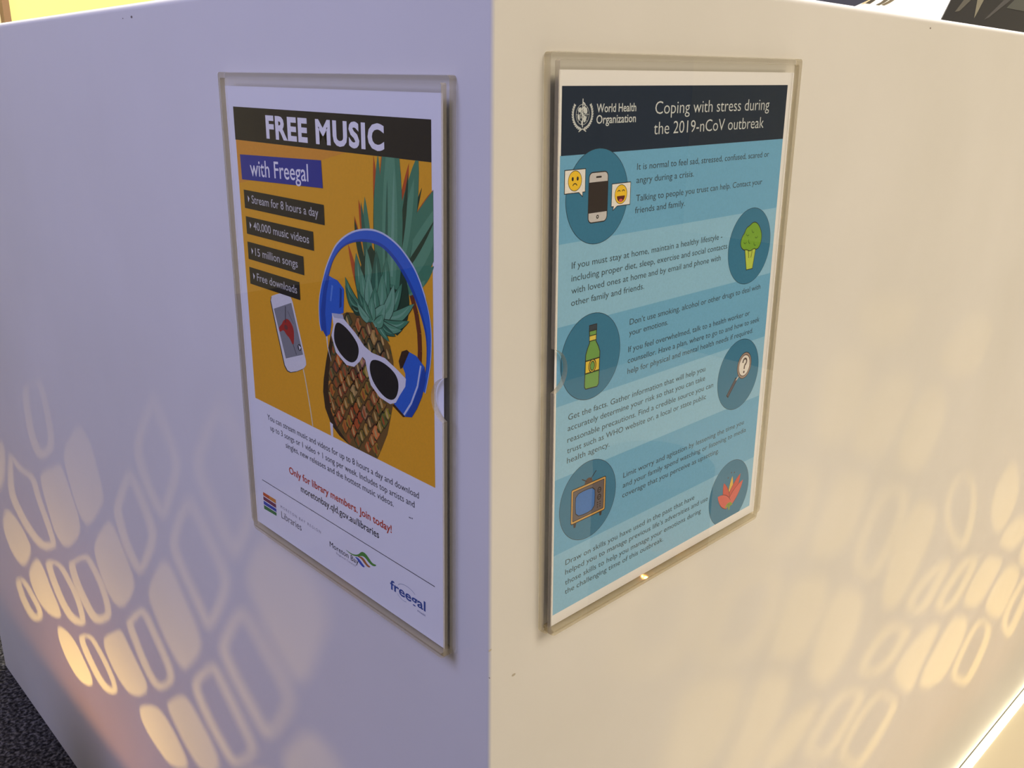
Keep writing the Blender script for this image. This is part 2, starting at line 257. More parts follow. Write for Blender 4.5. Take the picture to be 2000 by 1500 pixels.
def cdt(v, e):
    r = delaunay_2d_cdt([Vector(p) for p in v], e, [], 0, 1e-7)
    return [tuple(p) for p in r[0]], [tuple(f) for f in r[2]]


def inside(p, poly):
    x, y = p
    c = False
    j = len(poly) - 1
    for i in range(len(poly)):
        xi, yi = poly[i]
        xj, yj = poly[j]
        if (yi > y) != (yj > y) and x < (xj - xi) * (y - yi) / (yj - yi) + xi:
            c = not c
        j = i
    return c


def sarea(q):
    return 0.5 * sum(q[i - 1][0] * q[i][1] - q[i][0] * q[i - 1][1] for i in range(len(q)))


def chaikin(q, n=2):
    for _ in range(n):
        r = []
        for i in range(len(q)):
            a, b = q[i], q[(i + 1) % len(q)]
            r.append((a[0] * .75 + b[0] * .25, a[1] * .75 + b[1] * .25))
            r.append((a[0] * .25 + b[0] * .75, a[1] * .25 + b[1] * .75))
        q = r
    return q


def inset(q, w):
    s = 1 if sarea(q) > 0 else -1
    n = len(q)
    out = []
    for i in range(n):
        a, b, c = Vector(q[i - 1]), Vector(q[i]), Vector(q[(i + 1) % n])
        d1, d2 = (b - a).normalized(), (c - b).normalized()
        n1, n2 = Vector((-d1.y, d1.x)) * s, Vector((-d2.y, d2.x)) * s
        nn = n1 + n2
        if nn.length < 1e-9:
            nn = n1
        nn.normalize()
        k = max(0.45, nn.dot(n1))
        out.append(tuple(b + nn * (w / k)))
    return out


def lathe(name, prof, m, parent=None, n=48, smooth=True):
    v, f = [], []
    for r, z in prof:
        for i in range(n):
            a = 2 * math.pi * i / n
            v.append((r * math.cos(a), r * math.sin(a), z))
    for k in range(len(prof) - 1):
        for i in range(n):
            j = (i + 1) % n
            f.append((k * n + i, k * n + j, (k + 1) * n + j, (k + 1) * n + i))
    f.append(tuple(range(n))[::-1])
    f.append(tuple((len(prof) - 1) * n + i for i in range(n)))
    o = obj(name, v, f, m, parent)
    if smooth:
        o.data.shade_smooth() if hasattr(o.data, 'shade_smooth') else None
        o.data.set_sharp_from_angle(angle=math.radians(35))
    return o


# ------------------------------------------------------------------ materials of the place
def m_corian():
    m = bpy.data.materials.new('white_solid_surface')
    m.use_nodes = True
    nt = m.node_tree
    b = nt.nodes['Principled BSDF']
    tc = nt.nodes.new('ShaderNodeTexCoord')
    nz = nt.nodes.new('ShaderNodeTexNoise')
    nz.inputs['Scale'].default_value = 5
    nz.inputs['Detail'].default_value = 4
    cr = nt.nodes.new('ShaderNodeValToRGB')
    cr.color_ramp.elements[0].position = 0.3
    cr.color_ramp.elements[0].color = (0.74, 0.73, 0.70, 1)
    cr.color_ramp.elements[1].position = 0.7
    cr.color_ramp.elements[1].color = (0.79, 0.78, 0.76, 1)
    nt.links.new(tc.outputs['Object'], nz.inputs['Vector'])
    nt.links.new(nz.outputs['Fac'], cr.inputs['Fac'])
    nt.links.new(cr.outputs['Color'], b.inputs['Base Color'])
    b.inputs['Roughness'].default_value = 0.62
    b.inputs['Specular IOR Level'].default_value = 0.18
    return m


def m_carpet():
    m = bpy.data.materials.new('dark_grey_loop_carpet')
    m.use_nodes = True
    nt = m.node_tree
    b = nt.nodes['Principled BSDF']
    tc = nt.nodes.new('ShaderNodeTexCoord')
    vo = nt.nodes.new('ShaderNodeTexVoronoi')
    vo.inputs['Scale'].default_value = 120
    nz = nt.nodes.new('ShaderNodeTexNoise')
    nz.inputs['Scale'].default_value = 190
    nz.inputs['Detail'].default_value = 4
    cr = nt.nodes.new('ShaderNodeValToRGB')
    e = cr.color_ramp.elements
    e[0].position, e[0].color = 0.36, (0.012, 0.012, 0.014, 1)
    e[1].position, e[1].color = 0.66, (0.17, 0.165, 0.17, 1)
    k = e.new(0.5)
    k.color = (0.05, 0.048, 0.052, 1)
    nt.links.new(tc.outputs['Object'], vo.inputs['Vector'])
    nt.links.new(tc.outputs['Object'], nz.inputs['Vector'])
    nt.links.new(nz.outputs['Fac'], cr.inputs['Fac'])
    nt.links.new(cr.outputs['Color'], b.inputs['Base Color'])
    b.inputs['Roughness'].default_value = 0.95
    b.inputs['Specular IOR Level'].default_value = 0.1
    bp = nt.nodes.new('ShaderNodeBump')
    bp.inputs['Strength'].default_value = 0.9
    bp.inputs['Distance'].default_value = 0.004
    ad = nt.nodes.new('ShaderNodeMath')
    ad.operation = 'SUBTRACT'
    nt.links.new(nz.outputs['Fac'], ad.inputs[0])
    nt.links.new(vo.outputs['Distance'], ad.inputs[1])
    nt.links.new(ad.outputs[0], bp.inputs['Height'])
    nt.links.new(bp.outputs['Normal'], b.inputs['Normal'])
    return m


def m_clear():
    m = bpy.data.materials.new('clear_acrylic')
    m.use_nodes = True
    nt = m.node_tree
    nt.nodes.clear()
    out = nt.nodes.new('ShaderNodeOutputMaterial')
    tr = nt.nodes.new('ShaderNodeBsdfTransparent')
    tr.inputs[0].default_value = (0.992, 0.989, 0.978, 1)
    gl = nt.nodes.new('ShaderNodeBsdfGlossy')
    gl.inputs['Roughness'].default_value = 0.0
    lw = nt.nodes.new('ShaderNodeLayerWeight')
    lw.inputs['Blend'].default_value = 0.5
    pw = nt.nodes.new('ShaderNodeMath')
    pw.operation = 'POWER'
    pw.inputs[1].default_value = 5.0
    ma = nt.nodes.new('ShaderNodeMath')
    ma.operation = 'MULTIPLY_ADD'
    ma.inputs[1].default_value = 0.7
    ma.inputs[2].default_value = 0.03
    ge = nt.nodes.new('ShaderNodeNewGeometry')
    sb = nt.nodes.new('ShaderNodeMath')
    sb.operation = 'SUBTRACT'
    sb.inputs[0].default_value = 1.0
    fr = nt.nodes.new('ShaderNodeMath')
    fr.operation = 'MULTIPLY'
    nt.links.new(lw.outputs['Facing'], pw.inputs[0])
    nt.links.new(pw.outputs[0], ma.inputs[0])
    nt.links.new(ge.outputs['Backfacing'], sb.inputs[1])
    nt.links.new(ma.outputs[0], fr.inputs[0])
    nt.links.new(sb.outputs[0], fr.inputs[1])
    mx = nt.nodes.new('ShaderNodeMixShader')
    nt.links.new(fr.outputs[0], mx.inputs[0])
    nt.links.new(tr.outputs[0], mx.inputs[1])
    nt.links.new(gl.outputs[0], mx.inputs[2])
    nt.links.new(mx.outputs[0], out.inputs[0])
    return m


def m_edge():
    m = bpy.data.materials.new('acrylic_cut_edge')
    m.use_nodes = True
    nt = m.node_tree
    b = nt.nodes['Principled BSDF']
    b.inputs['Base Color'].default_value = (0.66, 0.60, 0.45, 1)
    b.inputs['Roughness'].default_value = 0.5
    b.inputs['Specular IOR Level'].default_value = 0.3
    out = nt.nodes['Material Output']
    tr = nt.nodes.new('ShaderNodeBsdfTransparent')
    tr.inputs[0].default_value = (0.93, 0.89, 0.78, 1)
    mx = nt.nodes.new('ShaderNodeMixShader')
    mx.inputs[0].default_value = 0.42
    nt.links.new(tr.outputs[0], mx.inputs[1])
    nt.links.new(b.outputs[0], mx.inputs[2])
    nt.links.new(mx.outputs[0], out.inputs[0])
    return m


def m_shade():
    m = bpy.data.materials.new('tinted_lampshade')
    m.use_nodes = True
    nt = m.node_tree
    nt.nodes.clear()
    out = nt.nodes.new('ShaderNodeOutputMaterial')
    tr = nt.nodes.new('ShaderNodeBsdfTransparent')
    at = nt.nodes.new('ShaderNodeAttribute')
    at.attribute_name = 'height'
    mr = nt.nodes.new('ShaderNodeMapRange')
    mr.interpolation_type = 'SMOOTHSTEP'
    mr.inputs['From Min'].default_value = 0.0
    mr.inputs['From Max'].default_value = 0.014
    mc = nt.nodes.new('ShaderNodeMix')
    mc.data_type = 'RGBA'
    mc.inputs['A'].default_value = (0.0, 0.0, 0.0, 1)
    mc.inputs['B'].default_value = (0.30, 0.17, 0.08, 1)
    nt.links.new(at.outputs['Fac'], mr.inputs['Value'])
    nt.links.new(mr.outputs['Result'], mc.inputs['Factor'])
    nt.links.new(mc.outputs['Result'], tr.inputs[0])
    df = nt.nodes.new('ShaderNodeBsdfDiffuse')
    df.inputs[0].default_value = (0.45, 0.34, 0.22, 1)
    ad = nt.nodes.new('ShaderNodeMixShader')
    ad.inputs[0].default_value = 0.4
    nt.links.new(tr.outputs[0], ad.inputs[1])
    nt.links.new(df.outputs[0], ad.inputs[2])
    nt.links.new(ad.outputs[0], out.inputs[0])
    return m


CORIAN, CARPET, CLEAR, EDGE, SHADE = m_corian(), m_carpet(), m_clear(), m_edge(), m_shade()

# ------------------------------------------------------------------ the setting
struct(obj('floor', [(-4, -3.5, 0), (3.5, -3.5, 0), (3.5, 5, 0), (-4, 5, 0)], [(0, 1, 2, 3)], CARPET),
       'dark grey loop carpet')
YEL = mat('yellow_paint', (246, 236, 146), 0.6, 0.3)
CREAM = mat('cream_paint', (250, 238, 190), 0.6, 0.3)
WOOD = mat('brown_timber', (146, 112, 78), 0.5, 0.4)
struct(box('wall_left', -3.6, -3.5, POST_Y1, 4.9, 0, 2.9, YEL), 'bright yellow painted wall')
struct(box('trim_1', -3.6, -3.46, POST_Y0, POST_Y1, 0, 2.9, WOOD), 'brown timber post on the yellow wall')
struct(box('wall_side', -3.6, -3.5, -3.4, POST_Y0, 0, 2.9, CREAM), 'pale cream wall beyond the timber post')
struct(box('wall_back', -3.5, 3.4, 4.9, 5.0, 0, 2.9, CREAM), 'pale cream back wall')
area('wall_washer', (-2.5, 0.7, 2.7), (-3.5, 0.7, 1.2), (0.4, 2.6), 34, (1.0, 0.95, 0.8))

# ------------------------------------------------------------------ the desk
DL, DR, DT, DEP = 1.155, 1.75, 0.947, 0.62
fp = [(0, 0), (0, DR), (-DEP, DR), (-DEP, DEP), (-DL, DEP), (-DL, 0)]
n = len(fp)
dv = [(x, y, 0.0) for x, y in fp] + [(x, y, DT) for x, y in fp]
df_ = [tuple(range(n))[::-1], tuple(range(n, 2 * n))] + [(i, (i + 1) % n, n + (i + 1) % n, n + i) for i in range(n)]
desk_root = empty('service_desk', (0, 0, 0))
tag(desk_root, 'white solid-surface service desk whose corner carries the two posters', 'desk')
desk = obj('desk_body', dv, df_, CORIAN, desk_root)
bm = bmesh.new()
bm.from_mesh(desk.data)
bmesh.ops.recalc_face_normals(bm, faces=bm.faces)
bm.to_mesh(desk.data)
bm.free()
wa = desk.data.attributes.new('bevel_weight_edge', 'FLOAT', 'EDGE')
for e_ in desk.data.edges:
    za, zb_ = (desk.data.vertices[i].co.z for i in e_.vertices)
    wa.data[e_.index].value = 0.4 if abs(za - zb_) > 0.1 else (1.0 if za > 0.5 else 0.1)
bev(desk, 0.0052, 5).modifiers['soft_edges'].limit_method = 'WEIGHT'
for f in desk.data.polygons:
    f.use_smooth = True
wn = desk.modifiers.new('even_normals', 'WEIGHTED_NORMAL')
wn.keep_sharp = True
SC = mat('grey_scuff', (128, 118, 112), 0.8, 0.2)
SC2 = mat('pale_scuff', (192, 184, 168), 0.8, 0.2)


def scuff(pts, wall):
    c = [sum(p[0] for p in pts) / len(pts), sum(p[1] for p in pts) / len(pts)]
    vv = [((p[0], -0.00008, p[1]) if wall == 'L' else (0.00008, p[0], p[1])) for p in pts]
    obj('scuff_mark', vv, [tuple(range(len(vv)))], SC2 if wall == 'R' and pts[0][1] < 0.8 else SC, desk_root)


for wall, u, z, r in SCUFFS:
    scuff([(u + r * math.cos(a * 0.9), z + 0.55 * r * math.sin(a * 0.9)) for a in range(7)], wall)

# light strip and pale floor board along the right-hand base
LEDM = emissive('led_diffuser', (1.0, 0.90, 0.62), LED_STRENGTH)
led = empty('led_strip', (0.0062, 0.9, 0))
tag(led, 'glowing warm white light strip along the foot of the desk', 'light strip')
lv, lf = box_data(-0.0046, 0.0050, -0.85, 0.85, 0.0021, 0.0042)
obj('diffuser', lv, lf, LEDM, led)
ALU = mat('aluminium_channel', (170, 168, 160), 0.35, 0.5, 0.9)
cv, cf = [], []
for bx in ((-0.0056, -0.0046, -0.85, 0.85, 0.0005, 0.0048), (0.0046, 0.0050, -0.85, 0.85, 0.0005, 0.0020), (-0.0056, 0.0050, -0.85, 0.85, 0.0002, 0.0007)):
    a, q = box_data(*bx)
    cf += [tuple(i + len(cv) for i in f) for f in q]
    cv += a
obj('channel', cv, cf, ALU, led)
BOARD = mat('cream_floor_board', (250, 240, 214), 0.45, 0.4)
tag(box('floor_board', 0.0116, 1.6, 0.05, 2.4, 0.0, 0.0035, BOARD, bevel=0.001),
    'smooth cream floor board beside the glowing light strip', 'floor board')


# ------------------------------------------------------------------ pierced lanterns that throw the light patterns
def pierced_lantern(loc, z0, holes, label, wall, power):
    """holes: (outline, inner outline or None) in wall coordinates (along the wall, height)"""
    R, Hs = 0.10, 0.21
    root = empty('pierced_lantern', (loc[0], loc[1], 0))
    tag(root, label, 'lantern', 'pierced lanterns beside the desk')
    # every opening on the unrolled cylinder
    loops = []
    def unroll(poly):
        q = []
        for u, z in poly:
            if wall == 'L':
                dx, dy = u - loc[0], 0 - loc[1]
            else:
                dx, dy = 0 - loc[0], u - loc[1]
            th = math.atan2(dy, dx) - (math.pi / 2 if wall == 'L' else math.pi)
            th = (th + math.pi) % (2 * math.pi) - math.pi
            q.append((R * th, R * (z - z0) / math.hypot(dx, dy)))
        return chaikin(q, 2)
    for outline, hollow in holes:
        q = unroll(outline)
        inner = unroll(hollow) if hollow else None
        loops.append((q, inner))
        # the same opening again on the far side of the drum
        loops.append(([((x + 2 * math.pi * R) % (2 * math.pi * R) - math.pi * R, h) for x, h in q],
                      [((x + 2 * math.pi * R) % (2 * math.pi * R) - math.pi * R, h) for x, h in inner] if inner else None))
    loops = [l for l in loops if max(p[0] for p in l[0]) - min(p[0] for p in l[0]) < 0.2 and max(p[1] for p in l[0]) < Hs - 0.003 and min(p[1] for p in l[0]) > 0.002]
    W2 = math.pi * R
    v, e = [], []
    nx, nz = 72, 9
    for i in range(nx + 1):
        for k in range(nz + 1):
            v.append((-W2 + 2 * W2 * i / nx, Hs * (k / nz) ** 1.7))
    for i in range(nx):
        for k in (0, nz):
            e.append((i * (nz + 1) + k, (i + 1) * (nz + 1) + k))
    for q, inner in loops:
        for lp in (q, inner):
            if lp:
                s = len(v)
                v += lp
                e += [(s + i, s + (i + 1) % len(lp)) for i in range(len(lp))]
    V, F = cdt(v, e)
    keep = []
    for f in F:
        c = (sum(V[i][0] for i in f) / 3, sum(V[i][1] for i in f) / 3)
        cut = False
        for q, inner in loops:
            if inside(c, q) and not (inner and inside(c, inner)):
                cut = True
                break
        if not cut:
            keep.append(f)
    off = math.pi / 2 if wall == 'L' else math.pi
    V3 = [(R * math.cos(x / R + off), R * math.sin(x / R + off), z0 + h) for x, h in V]
    so = obj('shade', V3, keep, SHADE, root)
    ha = so.data.attributes.new('height', 'FLOAT', 'POINT')
    for i_, p_ in enumerate(V):
        ha.data[i_].value = p_[1]
    WH = mat('dull_bronze', (118, 106, 94), 0.5, 0.4)
    lathe('base_drum', [(R * .98, 0.0), (R * 1.0, 0.004), (R * 1.0, z0 - 0.003), (R * 1.0, z0 + 0.0012)], WH, root)
    lathe('lid', [(R * .99, z0 + Hs), (R * 1.01, z0 + Hs + 0.001), (R * 1.01, z0 + Hs + 0.008), (R * .9, z0 + Hs + 0.014), (0.015, z0 + Hs + 0.018)], WH, root)
    lathe('lamp_socket', [(0.008, z0 - 0.004), (0.008, z0 - 0.003), (0.004, z0 - 0.0006)], mat('brass_socket', (170, 140, 80), 0.3, 0.5, 1.0), root, 24)
    l = bpy.data.lights.new('lantern_bulb', 'POINT')
    l.energy = power
    l.color = (1.0, 0.62, 0.14)
    l.shadow_soft_size = 0.0015
    # bulb that shines mostly sideways: output falls off towards the pole
    l.use_nodes = True
    nt = l.node_tree
    em = nt.nodes['Emission']
    tc = nt.nodes.new('ShaderNodeTexCoord')
    sx = nt.nodes.new('ShaderNodeSeparateXYZ')
    sq = nt.nodes.new('ShaderNodeMath')
    sq.operation = 'MULTIPLY'
    om = nt.nodes.new('ShaderNodeMath')
    om.operation = 'SUBTRACT'
    om.inputs[0].default_value = 1.0
    pw = nt.nodes.new('ShaderNodeMath')
    pw.operation = 'POWER'
    pw.inputs[1].default_value = 1.25
    nt.links.new(tc.outputs['Normal'], sx.inputs[0])
    nt.links.new(sx.outputs['Z'], sq.inputs[0])
    nt.links.new(sx.outputs['Z'], sq.inputs[1])
    nt.links.new(sq.outputs[0], om.inputs[1])
    nt.links.new(om.outputs[0], pw.inputs[0])
    nt.links.new(pw.outputs[0], em.inputs['Strength'])
    lo = bpy.data.objects.new('lantern_bulb', l)
    C.objects.link(lo)
    lo.parent = root
    lo.location = (0, 0, z0 + 0.0026)
    return root


pierced_lantern(LAMP_L, 0.116, HOLES_L, 'bronze drum lantern with pierced shade standing before the blue-lit desk side', 'L', LAMP_POWER_L)
pierced_lantern(LAMP_R, 0.085, HOLES_R, 'bronze drum lantern with pierced shade standing before the warm-lit desk side', 'R', LAMP_POWER_R)


# ------------------------------------------------------------------ sign holders
def sign_holder(M, near, notch_y, label):
    """M places the paper's centre on the wall; near = +1 when the notch is on the right side"""
    root = empty('sign_holder', (0, 0, 0))
    root.matrix_world = M
    tag(root, label, 'sign holder')
    hx0, hx1 = (-0.1035, 0.1082) if near > 0 else (-0.1082, 0.1035)
    bx0, bx1 = (-0.1145, 0.1088) if near > 0 else (-0.1098, 0.1145)
    zb, zf, zk = -0.1485 - 0.0038, 0.1485 + 0.0045, 0.1485 + 0.0079

    def plate(name, out, y0, y1):
        nn = len(out)
        V, F = cdt([p for p in out], [(i, (i + 1) % nn) for i in range(nn)])
        F = [f for f in F if inside((sum(V[i][0] for i in f) / 3, sum(V[i][1] for i in f) / 3), out)]
        s = 1 if sarea(out) > 0 else -1
        vv = [(x, y1, z) for x, z in V] + [(x, y0, z) for x, z in V]
        k = len(V)
        ff, fm = [], []
        for f in F:
            a = sarea([V[i] for i in f])
            g = f if a > 0 else f[::-1]
            ff.append(tuple(g))
            fm.append(0)
            ff.append(tuple(i + k for i in g[::-1]))
            fm.append(0)
        base = len(vv)
        oo = out if s > 0 else out[::-1]
        vv += [(x, y1, z) for x, z in oo] + [(x, y0, z) for x, z in oo]
        for i in range(nn):
            j = (i + 1) % nn
            ff.append((base + j, base + i, base + nn + i, base + nn + j))
            fm.append(1)
        return obj(name, vv, ff, [CLEAR, EDGE], root, fm)

    def rounded(x0, x1, z0, z1, r, rb):
        q = []
        for cx, cz, a0, rr in ((x1 - rb, z0 + rb, -90, rb), (x1 - r, z1 - r, 0, r), (x0 + r, z1 - r, 90, r), (x0 + rb, z0 + rb, 180, rb)):
            for i in range(5):
                a = math.radians(a0 + 90 * i / 4)
                q.append((cx + rr * math.cos(a), cz + rr * math.sin(a)))
        return q
    plate('back_plate', rounded(bx0, bx1, zb, zk, 0.002, 0.003), -0.0002, -0.0044)
    fr = rounded(hx0, hx1, zb, zf, 0.0012, 0.003)
    # thumb notch in the front plate
    ez = 0.1485 - notch_y
    rn = 0.0122
    edge = hx1 if near > 0 else hx0
    arc = []
    for i in range(17):
        a = math.radians(-75 + 150 * i / 16)
        arc.append((edge + near * (0.0032 - rn * math.cos(a)), ez + rn * math.sin(a)))
    if near > 0:       # outline runs counter-clockwise: bottom right -> top right
        fr = fr[:5] + arc + fr[5:]
    else:              # top left -> bottom left
        fr = fr[:15] + arc[::-1] + fr[15:]
    plate('front_plate', fr, -0.0056, -0.0088)
    # folded foot that joins the two plates
    nf = 10
    fv, ff = [], []
    prof = []
    for i in range(nf + 1):
        a = math.pi * i / nf
        prof.append((-0.0045 - 0.0043 * math.cos(a), zb + 0.0031 - 0.0031 * math.sin(a)))
    for x in (hx0 + 0.002, hx1 - 0.002):
        fv += [(x, y, z) for y, z in prof]
    m_ = nf + 1
    for i in range(nf):
        ff.append((i, i + 1, m_ + i + 1, m_ + i))
    ff.append(tuple(range(m_))[::-1])
    ff.append(tuple(range(m_, 2 * m_)))
    ff.append((0, m_, 2 * m_ - 1, m_ - 1))
    obj('folded_foot', fv, ff, EDGE, root)
    return root


def wall_matrix(cx, cy, cz, zrot, tilt):
    return Matrix.Translation((cx, cy, cz)) @ Matrix.Rotation(zrot, 4, 'Z') @ Matrix.Rotation(-tilt, 4, 'Y')


ML = wall_matrix(-0.029462 - 0.105, 0, 0.89 - 0.1485, 0, -0.013042)
MR = wall_matrix(0, 0.039673 + 0.105, 0.89 + 0.011267 - 0.1485, math.pi / 2, 0.016370)
sign_holder(ML, +1, 0.1478, 'clear acrylic sign holder with the orange pineapple poster')
sign_holder(MR, -1, 0.1448, 'clear acrylic sign holder with the blue stress advice poster')


# ------------------------------------------------------------------ printed posters: everything in millimetres from the top left corner
PAPER = mat('white_paper', (247, 249, 255), 0.7, 0.3)
_nt = PAPER.node_tree
_tl = _nt.nodes.new('ShaderNodeBsdfTranslucent')
_tl.inputs[0].default_value = (0.85, 0.84, 0.84, 1)
_mx = _nt.nodes.new('ShaderNodeMixShader')
_mx.inputs[0].default_value = 0.05
_nt.links.new(_nt.nodes['Principled BSDF'].outputs[0], _mx.inputs[1])
_nt.links.new(_tl.outputs[0], _mx.inputs[2])
_nt.links.new(_mx.outputs[0], _nt.nodes['Material Output'].inputs[0])


def clip(q, x0, x1, y0, y1):
    def cut(q, f, g):
        r = []
        for i in range(len(q)):
            a, b = q[i - 1], q[i]
            fa, fb = f(a), f(b)
            if (fa >= 0) != (fb >= 0):
                t = fa / (fa - fb)
                r.append((a[0] + (b[0] - a[0]) * t, a[1] + (b[1] - a[1]) * t))
            if fb >= 0:
                r.append(b)
        return r
    for f in (lambda p: p[0] - x0, lambda p: x1 - p[0], lambda p: p[1] - y0, lambda p: y1 - p[1]):
        q = cut(q, f, None)
        if len(q) < 3:
            return []
    return q


def P3(p, layer):
    return ((p[0] - 105) / 1000, -(0.00512 + layer * 0.000022), (148.5 - p[1]) / 1000)


def art(name, parent, items, box=None):
    """items: (polygon_mm, rgb, layer); joined into one printed part"""
    v, f, fm, ms = [], [], [], []
    for q, rgb, layer in items:
        if box:
            q = clip(q, *box)
        if len(q) < 3:
            continue
        m = ink(rgb)
        if m not in ms:
            ms.append(m)
        s = len(v)
        if sarea(q) > 0:
            q = q[::-1]
        v += [P3(p, layer) for p in q]
        tris = tessellate_polygon([[Vector((p[0], p[1], 0)) for p in q]])
        for t in tris:
            a = [q[i] for i in t]
            t = tuple(t) if sarea(a) < 0 else tuple(t)[::-1]
            f.append(tuple(i + s for i in t))
            fm.append(ms.index(m))
    return obj(name, v, f, ms, parent, fm)


def rect(x0, y0, x1, y1):
    return [(x0, y0), (x1, y0), (x1, y1), (x0, y1)]


def ell(cx, cy, rx, ry=None, n=40, a0=0):
    ry = ry or rx
    return [(cx + rx * math.cos(a0 + 2 * math.pi * i / n), cy + ry * math.sin(a0 + 2 * math.pi * i / n)) for i in range(n)]


def rrect(x0, y0, x1, y1, r):
    q = []
    for cx, cy, a0 in ((x1 - r, y0 + r, -90), (x1 - r, y1 - r, 0), (x0 + r, y1 - r, 90), (x0 + r, y0 + r, 180)):
        q += [(cx + r * math.cos(math.radians(a0 + 18 * i)), cy + r * math.sin(math.radians(a0 + 18 * i))) for i in range(6)]
    return q


def stroke(path, w, taper=False):
    l, r = [], []
    for i, p in enumerate(path):
        a = Vector(path[max(0, i - 1)])
        b = Vector(path[min(len(path) - 1, i + 1)])
        d = (b - a).normalized()
        k = w / 2 * ((1 - i / (len(path) - 1) * .85) if taper else 1)
        l.append((p[0] - d.y * k, p[1] + d.x * k))
        r.append((p[0] + d.y * k, p[1] - d.x * k))
    return l + r[::-1]


def strokes(path, w):
    """a stroke as single quads, safe on tight bends"""
    return [stroke([path[i], path[i + 1]], w) for i in range(len(path) - 1)]


def arc(cx, cy, r, a0, a1, n=14, ry=None):
    return [(cx + r * math.cos(math.radians(a0 + (a1 - a0) * i / n)), cy + (ry or r) * math.sin(math.radians(a0 + (a1 - a0) * i / n))) for i in range(n + 1)]


def leaf(b, t, w, bend=0.0, n=8):
    b, t = Vector(b), Vector(t)
    d = t - b
    nrm = Vector((-d.y, d.x)).normalized()
    l, r = [], []
    for i in range(n + 1):
        s = i / n
        c = b + d * s + nrm * (bend * math.sin(math.pi * s))
        k = w / 2 * (math.sin(math.pi * min(1, s * .75 + .25)) ** .8 if s < 1 else 0)
        l.append(tuple(c + nrm * k))
        r.append(tuple(c - nrm * k))
    return l + r[-2::-1]


CAPH = {}


def text_mesh(s, bold, spacing=1.0):
    cu = bpy.data.curves.new('print', 'FONT')
    cu.body = s
    cu.offset = bold
    cu.space_character = spacing
    cu.resolution_u = 3
    o = bpy.data.objects.new('print', cu)
    C.objects.link(o)
    dg = bpy.context.evaluated_depsgraph_get()
    me = bpy.data.meshes.new_from_object(o.evaluated_get(dg))
    bpy.data.objects.remove(o, do_unlink=True)
    bpy.data.curves.remove(cu)
    return me


def caph(bold):
    if bold not in CAPH:
        me = text_mesh('H', bold)
        CAPH[bold] = max(v.co.y for v in me.vertices)
        bpy.data.meshes.remove(me)
    return CAPH[bold]


def text(name, parent, s, x0, x1, base, cap, rgb, layer, bold=0.0, y1=None, spacing=1.0):
    """one printed line whose ink runs from x0 to x1 with its baseline at base (mm)"""
    me = text_mesh(s, bold, spacing)
    xs = [v.co.x for v in me.vertices]
    lo, hi = min(xs), max(xs)
    k = cap / caph(bold)
    dy = 0 if y1 is None else (y1 - base)
    for v in me.vertices:
        t = (v.co.x - lo) / (hi - lo)
        v.co = P3((x0 + (x1 - x0) * t, base + dy * t - v.co.y * k), layer)
    me.materials.clear()
    me.materials.append(ink(rgb))
    me.name = name
    o = bpy.data.objects.new(name, me)
    C.objects.link(o)
    o.parent = parent
    return o


def paper_sheet(M, label):
    v, f = box_data(-0.105, 0.105, -0.0051, -0.0050, -0.1485, 0.1485)
    o = obj('poster', v, f, PAPER)
    o.matrix_world = M
    tag(o, label, 'poster')
    return o

# ------------------------------------------------------------------ poster with the pineapple
pl = paper_sheet(ML, 'white free music poster with a pineapple wearing headphones on orange')
BLK = (34, 31, 30)
WHT = (248, 248, 252)
art('header_band', pl, [(rect(8.9, 12.0, 201.4, 31.6), BLK, 2)])
text('title_text', pl, 'FREE MUSIC', 47.4, 164.0, 28.2, 12.5, WHT, 3, 0.042, spacing=1.12)
PB = (9.4, 202.6, 31.5, 200.6)
pic = art('picture', pl, [([(9.4, 31.5), (201.4, 31.5), (202.6, 200.6), (10.4, 200.8)], (242, 176, 40), 1)])
art('warm_patch', pic, [([(9.6, 31.6), (130, 31.6), (60, 48), (9.8, 58)], (236, 162, 56), 1.5)], PB)

GR = [(96, 158, 122), (74, 138, 104), (54, 110, 84), (120, 176, 142), (32, 66, 46)]
RUST = (196, 84, 34)
it = []
for b_, t_, w in (((158, 88), (154.6, 31), 6), ((172, 76), (184, 33), 6), ((178, 78), (203, 44), 8), ((146, 84), (140, 55), 5), ((160, 80), (162, 28), 7), ((140, 110), (128.5, 80), 5), ((142, 88), (135.5, 64), 4)):
    it.append((leaf(b_, t_, w, 0), RUST, 2))
art('leaf_ghost_print', pic, it, PB)
it = []
tops = [((176, 92), (206, 64), 10, 1, 2), ((176, 96), (206, 70), 8, 2, 1), ((180, 96), (203, 81), 7, 2, 1), ((182, 98), (196, 89.5), 5, 1, 0),
        ((157, 92), (155.0, 46), 7, 0, 4), ((150, 92), (145.8, 53), 7, -1, 1), ((146, 90), (142.2, 56), 4, 0, 2), ((144, 92), (135.6, 66), 5, -1, 4),
        ((158, 92), (158.5, 30), 8, -1, 1), ((162, 92), (162, 36), 8, 0, 2), ((163, 92), (160.6, 44), 3, 0, 4),
        ((170, 96), (212, 38), 26, 4, 1), ((176, 92), (210, 48), 14, 2, 0), ((176, 90), (204, 58), 3, 1, 4), ((178, 86), (194, 44), 4.0, -1, 4), ((181, 86), (191, 46), 3, 0, 2),
        ((170, 94), (191.5, 28), 15, 1, 1), ((171, 92), (188, 40), 8, 1, 0), ((171, 90), (183.4, 38), 4.5, 1, 4), ((169, 92), (178, 46), 3, 1, 2),
        ((166, 98), (170.5, 4), 21, 0, 1), ((166, 96), (169.5, 14), 13, 0, 0), ((168, 92), (172, 36), 2.4, 0, 3), ((163, 92), (166, 42), 2.2, 0, 2)]
for b_, t_, w, bend, c in tops:
    it.append((leaf(b_, t_, w, bend), GR[c], 3 + len(it) * .12))
art('crown_leaf_tips', pic, it, PB)
